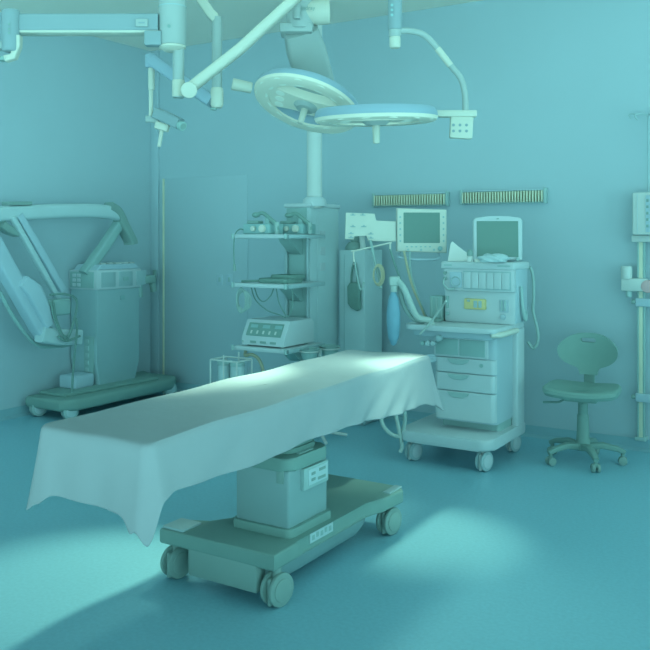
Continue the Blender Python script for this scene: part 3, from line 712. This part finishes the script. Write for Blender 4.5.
for x0, x1, z1 in ((384,424,357),(392,427,359),(402,430,361)):
    MB().tube([P(x0, 400+(x0-384)*.1, 5.45), P(x0+7, 384, 5.47), P((x0+x1)/2+2, 370, 5.5), P(x1, z1, 5.5), P(x1+14, z1-2, 5.52)], .013, 10).build('loose_hose', 'machine_side', am)

# display on top
DD = 5.62
ds = thing('display_monitor', 'dark-screened display standing on top of the anaesthesia machine', 'monitor', P(498, 262, DD))
u2 = DD/FPX; md = facing(498, 239, DD, -.08, -.08)
top = [(-24.3,-21.2),(24,-21.2),(24.3,19),(22,21.5),(10,23),(-10,23),(-22,21.5),(-24.3,19)]
MB().prism([(a*u2,b*u2) for a, b in top], -.06, 0, md, .010, 3).build('bezel', 'machine_white', ds)
MB().box((-21*u2,-18*u2,-.004),(20*u2,18*u2,.003), .002, 1, md).build('screen', 'screen_glass', ds)
MB().box((-1.2*u2,19.8*u2,-.004),(1.2*u2,21*u2,.003), .001, 1, md).build('status_lamp', 'black_plastic', ds)
MB().cyl(md @ Vector((19*u2,-20.2*u2,-.003)), md @ Vector((19*u2,-20.2*u2,.01)), .014, seg=16, bev=.003).build('dial', 'mid_plastic', ds)
zt = 1.276
MB().box((-.09,-.02,-.0),(.09,.05,.04), .006, 2, Matrix.Translation((P(498,262,DD+.03).x, P(498,262,DD+.03).y, zt)) @ Matrix.Rotation(ROT-.08,4,'Z')).build('stand', 'machine_side', ds)
# clutter on the ledge
fp = [(-.075,0),(.055,0),(.062,.05),(.03,.075),(-.04,.135),(-.052,.12)]
pq = P(459, 262, 5.64); 
o = MB().prism(fp, -.004, .004, Matrix.Translation((pq.x, pq.y, zt)) @ Matrix.Rotation(ROT, 4, 'Z') @ Matrix.Rotation(PI/2-.25, 4, 'X'), .001, 1).build('folded_paper', 'paper')
tag(o, 'white folded paper leaning on the machine top, left of the display', 'paper')
bq = P(470, 262, 5.47); bo = thing('small_bottle', 'small dark-topped bottle on the machine top beside the display', 'bottle', (bq.x, bq.y, zt))
MB().lathe([(0,.001),(.018,.001),(.02,.006),(.02,.03),(.012,.042),(0,.042)], Matrix.Translation((bq.x,bq.y,zt)), 18).build('body', 'paper', bo)
MB().lathe([(0,.040),(.019,.040),(.021,.05),(.018,.072),(.009,.08),(0,.08)], Matrix.Translation((bq.x,bq.y,zt)), 18).build('cap', 'black_plastic', bo)
cq = P(477, 260, 5.42)
tag(MB().box((-.016,-.012,.001),(.016,.012,.022), .004, 2, Matrix.Translation((cq.x,cq.y,zt)) @ Matrix.Rotation(ROT,4,'Z')).build('small_carton', 'white_bright'), 'tiny white carton in front of the display', 'carton')
gq = P(493, 258, 5.40)
pbm = MB(); bmesh.ops.create_icosphere(pbm.bm, subdivisions=4, radius=1, matrix=Matrix.Identity(4))
for v in pbm.bm.verts:
    d = v.co.copy(); k = 1+.10*math.sin(d.x*7+d.z*5)+.07*math.sin(d.y*13+d.x*9)+.05*math.sin(d.z*19+d.x*11)
    w = d*k; v.co = (gq.x, gq.y, zt)+(RGT*w.x*.095+FWD*w.y*.035+UP*(max(w.z, -.6)+.6)*.034)+UP*.001 if False else Vector((gq.x, gq.y, zt+.001))+RGT*w.x*.095+FWD*w.y*.035+UP*(max(w.z, -.6)+.6)*.034
tag(pbm.build('plastic_bag', 'clear_plastic', ang=180), 'crumpled clear plastic bag lying before the display screen', 'bag')

# ------------------------------------------------------------------ ribbed wall racks
def rack(px0, px1, ytop, ybot, label):
    a = PY(px0, (ytop+ybot)/2, BY-.04); b = PY(px1, (ytop+ybot)/2, BY-.04)
    zc = (a.z+b.z)/2; h = .052
    r = thing('wall_rack', label, 'wall rack', ((a.x+b.x)/2, BY, zc), 0, 'ribbed racks on the back wall')
    box('back_rail', 'mid_plastic', r, (a.x, BY-.018, zc-h), (b.x, BY-.001, zc+h), .003)
    box('top_lip', 'arm_blue', r, (a.x, BY-.035, zc+h-.012), (b.x, BY-.001, zc+h), .003)
    box('bottom_lip', 'mid_plastic', r, (a.x, BY-.035, zc-h), (b.x, BY-.001, zc-h+.01), .003)
    n = int((b.x-a.x)/.0215)
    for k in range(n):
        x = a.x+.012+k*(b.x-a.x-.024)/(n-1)
        MB().box((x-.0055, BY-.062, zc-h+.008),(x+.0055, BY-.012, zc+h-.016), .003, 1).build('fin', 'seam_bright', r)
    for xx in (a.x-.006, b.x+.006): box('end_cap', 'mid_plastic', r, (xx-.01, BY-.05, zc-h-.003), (xx+.01, BY-.001, zc+h+.003), .004)
rack(374, 446, 194, 205, 'ribbed wall rack above the patient monitor, shorter one on the left')
rack(462, 544, 190.5, 202.5, 'ribbed wall rack above the machine display, longer one on the right')
# wall sockets
for px, lab in ((220.5,'left of two pale socket plates low on the back wall by the shelves'),(230,'right of two pale socket plates on the back wall by the shelves')):
    c = PY(px, 279.5, BY)
    s_ = tag(box('wall_socket', 'arm_blue', None, (c.x-.034, BY-.012, c.z-.05), (c.x+.034, BY-.0005, c.z+.05), .004), lab, 'wall socket', 'sockets on the back wall')
    box('rocker', 'mid_plastic', s_, (c.x-.012, BY-.016, c.z-.02), (c.x+.012, BY-.010, c.z+.02), .002)

# ------------------------------------------------------------------ lab chair
ch0 = G(583, 462); ch0.z = 0
ch = thing('swivel_chair', 'dark armless swivel chair with slotted backrest on a five-star base', 'chair', ch0, ROT-.47)
def chb(b, n, m): return b.build(n, m, ch, local=True)
SZ = .458
seat = [(-.23,-.13),(-.20,-.20),(-.10,-.225),(.10,-.225),(.20,-.20),(.235,-.12),(.225,.08),(.18,.18),(.08,.215),(-.08,.215),(-.18,.18),(-.225,.08)]
sb = MB(); sp = spline([Vector((x,y,0)) for x,y in seat+seat[:1]], 4)[:-1]
n_ = len(sp); rings = []
for k, zz in ((.84,-.034),(.95,-.029),(1,-.012),(.985,.008),(.93,.018),(.6,.008),(.3,.002)):
    rings.append([sb.bm.verts.new((p.x*k, p.y*k, SZ+zz+(.02*(abs(p.x)/.23)**2 if zz > -.02 else .014*(abs(p.x)/.23)**2))) for p in sp])
for a, b in zip(rings, rings[1:]):
    for i in range(n_): sb.bm.faces.new((a[i], a[(i+1)%n_], b[(i+1)%n_], b[i]))
sb.bm.faces.new(rings[0][::-1]); sb.bm.faces.new(rings[-1])
chb(sb, 'seat', 'deep_black')
# backrest with a slot: outline grid
bo_ = [(-.055,-.005),(-.07,.04),(-.13,.07),(-.175,.11),(-.19,.165),(-.175,.215),(-.12,.265),(-.05,.288),(.05,.288),(.12,.265),(.175,.215),(.19,.165),(.175,.11),(.13,.07),(.07,.04),(.055,-.005)]
osp = spline([Vector((x,y,0)) for x,y in bo_], 4)
ocl = [(p.x, p.y) for p in osp]
slot = rrect(-.048, .226, .048, .256, .0145, 4)
def back(x, y): return Vector((x, .19-.10*(x/.19)**2*.55+.05*max(0,(y-.15))*1.0, .535+y*.92))
bk = MB(); bm = bk.bm
vo = [bm.verts.new((x,y,0)) for x,y in ocl]; vi = [bm.verts.new((x,y,0)) for x,y in slot]
eo = [bm.edges.new((vo[i], vo[(i+1)%len(vo)])) for i in range(len(vo))]; ei = [bm.edges.new((vi[i], vi[(i+1)%len(vi)])) for i in range(len(vi))]
bmesh.ops.triangle_fill(bm, edges=eo+ei, use_beauty=True)
bmesh.ops.subdivide_edges(bm, edges=[e for e in bm.edges if e.calc_length() > .05], cuts=3, use_grid_fill=True)
ret = bmesh.ops.extrude_face_region(bm, geom=bm.faces[:])
nv = [g for g in ret['geom'] if isinstance(g, bmesh.types.BMVert)]
nvs = set(nv)
for v in bm.verts:
    p = back(v.co.x, v.co.y); v.co = p + (Vector((0,.032,0)) if v in nvs else Vector((0,0,0)))
chb(bk, 'backrest', 'deep_black')
chb(MB().sweep([(0,.06,SZ-.06),(0,.15,SZ-.065),(0,.215,SZ-.04),(0,.235,SZ+.03),(0,.235,SZ+.12),(0,.225,SZ+.2)], rrect(-.035,-.008,.035,.008,.006,3)), 'back_bar', 'deep_black')
chb(MB().box((-.10,-.10,SZ-.062),(.10,.12,SZ-.040), .008), 'seat_plate', 'deep_black')
chb(MB().cyl((0,0,.28),(0,0,SZ-.055), .024, seg=18).cyl((0,0,.30),(0,0,.38), .03, seg=18, bev=.003), 'gas_lift', 'deep_black')
chb(MB().lathe([(0,.08),(.045,.08),(.05,.10),(.04,.16),(.036,.30),(.03,.31),(0,.31)], None, 24), 'column_sleeve', 'deep_black')
chb(MB().tube([(-.05,-.04,SZ-.05),(-.11,-.06,SZ-.06),(-.14,-.07,SZ-.075),(-.19,-.08,SZ-.078),(-.235,-.085,SZ-.082)], .007, 8), 'height_lever', 'cable_dark')
for k in range(5):
    a = math.radians(-62+72*k); d = Vector((math.cos(a), math.sin(a), 0)); 
    chb(MB().sweep([d*.02+UP*.10, d*.12+UP*.115, d*.21+UP*.098, d*.255+UP*.078], rrect(-.022,-.018,.022,.018,.008,3), up=UP, scl=[1.15,1.05,.85,.7]), 'star_leg', 'deep_black')
    c = d*.24; ax = Vector((-d.y, d.x, 0))
    f = chb(MB().cyl(c+UP*.03, c+UP*.075, .012, seg=12).box((c.x-.012,c.y-.012,.03),(c.x+.012,c.y+.012,.055), .004), 'caster', 'deep_black')
    for sg in (-1, 1):
        MB().cyl(c+ax*sg*.007+UP*.027, c+ax*sg*.026+UP*.027, .027, seg=20, bev=.005).build('wheel', 'black_rubber', f, local=True)

# ------------------------------------------------------------------ infusion stand on the wall rail (right edge)
yr = BY-.06
ir = thing('wall_rail', 'tall pale upright rail fixed to the back wall at the right edge', 'rail', (PY(641, 400, yr).x, BY, .07))
xr = PY(641, 400, yr).x; ztop = PY(641, 242, yr).z; zlo = .09
for dx, w, mk in ((-.017,.007,'green_grey'),(0,.013,'seam_bright'),(.02,.007,'green_grey')):
    MB().box((xr+dx-w, yr-.012, zlo),(xr+dx+w, yr+.012, ztop), .004, 2).build('upright', mk, ir)
box('top_cap', 'white_enamel', ir, (xr-.055, yr-.03, ztop), (xr+.14, yr+.03, ztop+.045), .006)
box('rail_foot', 'mid_plastic', ir, (xr-.035, yr-.02, zlo-.015), (xr+.035, BY-.001, zlo+.01), .004)
for zz in (.35, .75, 1.2): box('standoff', 'mid_plastic', ir, (xr-.02, yr+.01, zz), (xr+.02, BY-.001, zz+.03), .003)
for py in (301, 396):
    z = PY(641, py, yr).z
    box('clamp', 'arm_blue', ir, (xr-.03, yr-.035, z-.035), (xr+.16, yr-.012, z+.02), .005)
    MB().cyl((xr-.055, yr-.025, z-.005), (xr-.03, yr-.025, z-.005), .015, seg=14, bev=.003).build('clamp_knob', 'black_plastic', ir)
z = PY(633, 284, yr).z
box('valve_block', 'white_enamel', ir, (xr-.115, yr-.065, z-.045), (xr+.05, yr-.012, z+.04), .008)
MB().cyl((xr-.085, yr-.04, z+.035), (xr-.085, yr-.04, z+.12), .036, seg=22, bev=.006).build('valve_cap', 'white_enamel', ir)
MB().cyl((xr-.07, yr-.04, z-.045), (xr-.07, yr-.04, z-.085), .02, seg=16, bev=.004).build('valve_nozzle', 'mid_plastic', ir)
MB().cyl((xr+.055, yr-.07, z-.01), (xr+.055, yr-.03, z-.01), .042, seg=22, bev=.005).build('valve_dial', 'red_mark', ir)
iv = thing('infusion_pump', 'pale boxy infusion pump above the wall rail with a thin hooked pole', 'infusion pump', (xr+.06, yr, ztop+.045))
z0 = PY(641, 235, yr).z; z1 = PY(641, 193, yr).z
xa = PY(633.5, 214, yr-.05).x; xb = xa+.30
box('case', 'white_enamel', iv, (xa, yr-.09, z0), (xb, yr+.03, z1), .010, 3)
box('case_edge', 'machine_white', iv, (xa+.03, yr-.094, z0+.01), (xa+.036, yr-.088, z1-.01), .001)
fpn = box('front_panel', 'arm_blue', iv, (xa+.085, yr-.095, z0+.02), (xb-.02, yr-.088, z1-.02), .003)
for k in range(5): box('button', 'black_plastic', fpn, (xa+.09, yr-.099, z0+.05+k*.042), (xa+.105, yr-.094, z0+.068+k*.042), .002)
box('neck', 'grey_metal', iv, (xa+.09, yr-.05, ztop+.0445), (xa+.16, yr, z0+.01), .004)
zp = PY(648.5, 115, yr).z; xp = PY(649.2, 150, yr).x
MB().cyl((xp, yr-.02, z1-.01), (xp, yr-.02, zp), .0075, seg=12).build('pole', 'grey_metal', iv)
for sg, ln in ((-1,.11),(1,.11)):
    MB().tube([(xp, yr-.02, zp-.002),(xp+sg*.05, yr-.025, zp+.004),(xp+sg*ln, yr-.03, zp+.012),(xp+sg*(ln+.012), yr-.03, zp+.002),(xp+sg*ln, yr-.03, zp-.022)], .005, 8).build('hook', 'grey_metal', iv)
for sg in (-1, 1):
    MB().tube([(xp, yr-.02, zp-.002),(xp+sg*.03, yr-.07, zp-.002),(xp+sg*.06, yr-.11, zp-.006),(xp+sg*.066, yr-.12, zp-.02),(xp+sg*.05, yr-.11, zp-.042)], .005, 8).build('hook', 'grey_metal', iv)

# ------------------------------------------------------------------ surgical microscope (left, in the corner)
ms = thing('surgical_microscope', 'large floor-standing surgical microscope with cabinet and jointed arms by the left wall', 'microscope', (-5.45, 5.2, 0))
mx0, mx1, my0, my1 = -5.685, -5.37, 5.0, 5.50
MZ = -.13
MB().prism([(-5.64,4.50),(-5.25,4.50),(-5.16,4.62),(-5.16,5.70),(-5.28,5.88),(-5.64,5.88)], .07, .165, None, .03, 3).build('base', 'deep_black', ms)
MB().prism([(-5.60,4.60),(-5.30,4.60),(-5.24,5.6),(-5.60,5.8)], .16, .195, None, .02, 2).build('base_top', 'deep_black', ms)
for c in ((-5.56,4.56),(-5.24,4.60),(-5.24,5.74),(-5.56,5.80)):
    caster(ms, c, .065, .06, math.radians(75), fork='black_plastic', tyre='mid_plastic', hub='panel_pale', top=.12)
box('base_light', 'arm_blue', ms, (-5.58, 4.78, .19), (-5.38, 4.99, .30), .02, 3)
cab = MB().prism([(my0+.03,.16),(my0,.4),(my0,1.000),(my1,1.000),(my1,.35),(my1-.06,.16)], mx0, mx1, frame((0,0,0),(0,1,0),(0,0,1)), .012, 2).build('cabinet', 'cabinet_cream', ms)
hdm = box('head_panel', 'machine_white', ms, (mx0-.01, my0-.01, 0.990), (mx1+.012, my1+.01, 1.155), .008)
dk = box('socket_panel', 'green_grey', hdm, (mx0+.01, my0-.016, 1.005), (mx1-.02, my0-.008, 1.140), .002)
for k in range(2):
    for j in range(3): box('socket', 'machine_white', dk, (mx0+.045+k*.055, my0-.022, 1.015+j*.04), (mx0+.085+k*.055, my0-.015, 1.042+j*.04), .002)
for k, (a, b) in enumerate(((.04,.2),(.24,.40),(.45,.57))):
    w = box('vent_panel', 'grey_metal', hdm, (mx1+.010, my0+a, 1.010), (mx1+.016, my0+b, 1.135), .002)
    if k == 1: box('emblem', 'green_grey', w, (mx1+.015, my0+.29, 1.055), (mx1+.020, my0+.35, 1.090), .002)
MB().box((mx1-.002, my0+.27, 0.890),(mx1+.004, my0+.32, 0.930), .002, 1).build('badge', 'teal_plastic', ms)
tp = MB().prism([(my0-.0,1.155),(my0+.05,1.200),(my1-.05,1.200),(my1,1.155)], mx0+.03, mx1, frame((0,0,0),(0,1,0),(0,0,1)), .006, 1).build('keypad_top', 'arm_blue', ms)
for k in range(5): MB().box((mx1-.13, my0+.10+k*.085, 1.199),(mx1-.05, my0+.155+k*.085, 1.212), .004, 1).build('key', 'white_enamel', tp)
lo_ = box('connector_panel', 'green_grey', ms, (mx0+.17, my0-.006, .28), (mx1-.03, my0+.004, .60), .003)
for k in range(5): box('connector', 'mid_plastic', lo_, (mx0+.19, my0-.012, .30+k*.06), (mx0+.23, my0-.005, .335+k*.06), .002)
# horizontal counterbalanced arm
def XP(px, py, x): return PX(px, py, x)
xa_ = -5.42
MB().sweep(spline([XP(-14,214,xa_), XP(20,213,xa_), XP(60,211,xa_), XP(95,211,xa_), XP(118,214,xa_)], 5), rrect(-.05,-.058,.05,.058,.03,3), up=UP).build('main_arm', 'panel_pale', ms)
MB().sweep(spline([XP(108,206,xa_), XP(116,212,xa_), XP(123,226,xa_), XP(130,240,xa_), XP(131,244,xa_)], 4), rrect(-.036,-.058,.036,.058,.015,3), up=(1,0,0)).build('arm_end_cap', 'black_plastic', ms)
MB().sweep([XP(6,203.5,xa_), XP(28,203.5,xa_)], rrect(-.05,-.014,.05,.014,.006,2), up=UP).build('arm_top_cap', 'black_plastic', ms)
MB().sweep(spline([XP(0,224,xa_), XP(8,230,xa_), XP(17,233,xa_)], 4), rrect(-.045,-.03,.045,.03,.012,3), up=UP, scl=None).build('lower_cap', 'black_plastic', ms)
MB().sweep([XP(18,215,xa_+.03), XP(40,252,xa_+.03), XP(56,280,xa_+.03), XP(62,290,xa_+.03)], rrect(-.03,-.028,.03,.028,.01,3), up=(1,0,0)).build('link_arm', 'arm_blue', ms)
MB().sweep([XP(12,217,xa_+.05), XP(32,252,xa_+.05), XP(52,288,xa_+.05), XP(60,303,xa_+.05)], rrect(-.02,-.022,.02,.022,.008,3), up=(1,0,0)).build('link_arm', 'panel_pale', ms)
MB().sweep([XP(120,222,xa_-.02), XP(103,248,xa_-.05), XP(84,274,xa_-.08)], rrect(-.04,-.045,.04,.045,.015,3), up=(1,0,0)).build('rear_strut', 'green_grey', ms)
MB().sweep([XP(-14,232,xa_+.08), XP(0,258,xa_+.08), XP(20,294,xa_+.08), XP(38,325,xa_+.08), XP(46,337,xa_+.08)], rrect(-.06,-.06,.06,.06,.02,3), up=(1,0,0)).build('carrier_arm', 'arm_blue', ms)
MB().sweep([XP(21,281,xa_+.13), XP(31,290,xa_+.13), XP(48,324,xa_+.13)], rrect(-.06,-.055,.06,.055,.02,3), up=(1,0,0), scl=[.8,1.1,.9]).build('arm_cover', 'arm_blue', ms)
MB().sweep([XP(40,334,xa_+.12), XP(55,337,xa_+.12), XP(78,337,xa_+.1)], rrect(-.05,-.062,.05,.062,.02,3), up=UP).build('optics_block', 'panel_pale', ms)
MB().sweep(spline([XP(0,292,xa_), XP(14,318,xa_), XP(36,344,xa_), XP(60,346,xa_), XP(78,342,xa_)], 4), [(.016*math.cos(w),.016*math.sin(w)) for w in [2*PI*i/8 for i in range(8)]]).build('lower_tube', 'green_grey', ms)
cm = MB()
for pts in ([(50,295),(62,294),(74,297),(77,305),(74,320),(68,336),(60,332),(54,318),(51,302)],
            [(53,300),(56,318),(62,334),(67,339),(72,328),(76,312)],
            [(76,318),(77,330),(75,350),(73,372),(72,392)],
            [(58,336),(66,341),(80,336)]):
    cm.tube([XP(a, b, xa_+.2) for a, b in pts], .009, 8)
cm.build('hanging_cables', 'cable_dark', ms)
box('cable_box', 'green_grey', ms, tuple(XP(54,316,xa_+.16)-Vector((.04,.06,0))), tuple(XP(70,298,xa_+.16)+Vector((.02,.0,0))), .02, 3)
# hand grip on the right of the cabinet
h0 = Vector((mx1, my1, 1.12))
MB().tube([(mx1-.04,my1-.03,1.08),(mx1-.02,my1+.03,1.10),(mx1-.02,my1+.08,1.08)], .016, 10).build('grip_bracket', 'green_grey', ms)
MB().box((-.04,-.07,-.045),(.04,.07,.03), .018, 3, Matrix.Translation((mx1-.02, my1+.12, 1.06))).build('grip_body', 'black_plastic', ms)
MB().sweep([(mx1-.02,my1+.17,1.05),(mx1-.02,my1+.19,.99),(mx1-.02,my1+.20,.94)], rrect(-.025,-.022,.025,.022,.01,3)).build('hand_grip', 'black_plastic', ms)
MB().sweep([(mx1-.02,my1+.01,1.08),(mx1-.02,my1+.02,.9)], rrect(-.02,-.025,.02,.025,.008,3)).build('grip_pad', 'green_grey', ms)

# ------------------------------------------------------------------ light
WORLD = (3.4, 1.82, .85, .1)     # added fill level below, at, just above and high above the horizon
def area(name, loc, rot, sx, sy, e, col):
    l = bpy.data.lights.new(name, 'AREA'); l.shape = 'RECTANGLE'; l.size = sx; l.size_y = sy; l.energy = e; l.color = col
    o = bpy.data.objects.new(name, l); COL.objects.link(o); o.location = loc; o.rotation_euler = rot; return o
def spot(name, loc, target, e, col, size=.15, ang=60, blend=.6):
    l = bpy.data.lights.new(name, 'SPOT'); l.energy = e; l.color = col; l.shadow_soft_size = size
    l.spot_size = math.radians(ang); l.spot_blend = blend
    o = bpy.data.objects.new(name, l); COL.objects.link(o); o.location = loc
    o.rotation_euler = (Vector(target)-Vector(loc)).to_track_quat('-Z', 'Y').to_euler(); return o
area('ceiling_fill', (-3.4, 4.1, CH-.02), (0,0,0), 3.8, 2.4, 7, LIGHT)  # added overhead fill for the walls, no light panel fitted there
WARM = (.56, .98, .80)
PATCH = (.62, .98, .73)
spot('light_beam', c2+UP*-.10+RGT*.12, W(.48, 4.10, 0), 120, PATCH, .06, 31, 1.0)
spot('light_beam', c2+UP*-.10+RGT*-.12, W(-1.0, 3.55, 0), 240, PATCH, .07, 34, .9)
spot('light_beam', c1+n1*.14, W(.02, 4.05, .79), 95, WARM, .14, 50, 1.0)

spot('light_beam', W(1.5, 3.3, 2.95), W(.40, 4.26, .74), 190, WARM, .12, 18, 1.0)  # added spot out of view, no lamp there; brightens the sheet's far end

w = bpy.data.worlds.new('World'); S.world = w; w.use_nodes = True
wt = w.node_tree; bg_ = wt.nodes['Background']
wc = wt.nodes.new('ShaderNodeTexCoord'); ws = wt.nodes.new('ShaderNodeSeparateXYZ'); wm = wt.nodes.new('ShaderNodeMapRange')
wm.inputs['From Min'].default_value = -1; wm.inputs['From Max'].default_value = 1
wr = wt.nodes.new('ShaderNodeValToRGB')
def lv(k): return [k*t for t in LIGHT]+[1]
wr.color_ramp.elements[0].position = 0.0; wr.color_ramp.elements[0].color = lv(WORLD[0])
wr.color_ramp.elements[1].position = 1.0; wr.color_ramp.elements[1].color = lv(WORLD[3])
e = wr.color_ramp.elements.new(.64); e.color = lv(WORLD[2])
e = wr.color_ramp.elements.new(.52); e.color = lv(WORLD[1])
wt.links.new(wc.outputs['Generated'], ws.inputs[0]); wt.links.new(ws.outputs['Z'], wm.inputs['Value'])
wt.links.new(wm.outputs['Result'], wr.inputs['Fac']); wt.links.new(wr.outputs['Color'], bg_.inputs['Color'])
wx = wt.nodes.new('ShaderNodeMath'); wx.operation = 'MULTIPLY_ADD'; wx.inputs[1].default_value = .6; wx.inputs[2].default_value = 1.0  # fill weighted stronger from the right side
wt.links.new(ws.outputs['X'], wx.inputs[0]); wt.links.new(wx.outputs[0], bg_.inputs['Strength'])

# ------------------------------------------------------------------ camera
cam = bpy.data.cameras.new('Camera'); co_ = bpy.data.objects.new('Camera', cam); COL.objects.link(co_)
cam.sensor_width = 36; cam.sensor_fit = 'HORIZONTAL'; cam.lens = FPX/650*36
cam.shift_y = -(325-HZ)/650
cam.clip_start = .05
co_.location = (0, 0, EYE); co_.rotation_euler = (PI/2, 0, ROT)
S.camera = co_
S.view_settings.view_transform = 'Standard'; S.view_settings.look = 'None'
S.view_settings.gamma = 1; S.view_settings.use_curve_mapping = False
S.view_settings.exposure = 0.0
S.cycles.use_denoising = True
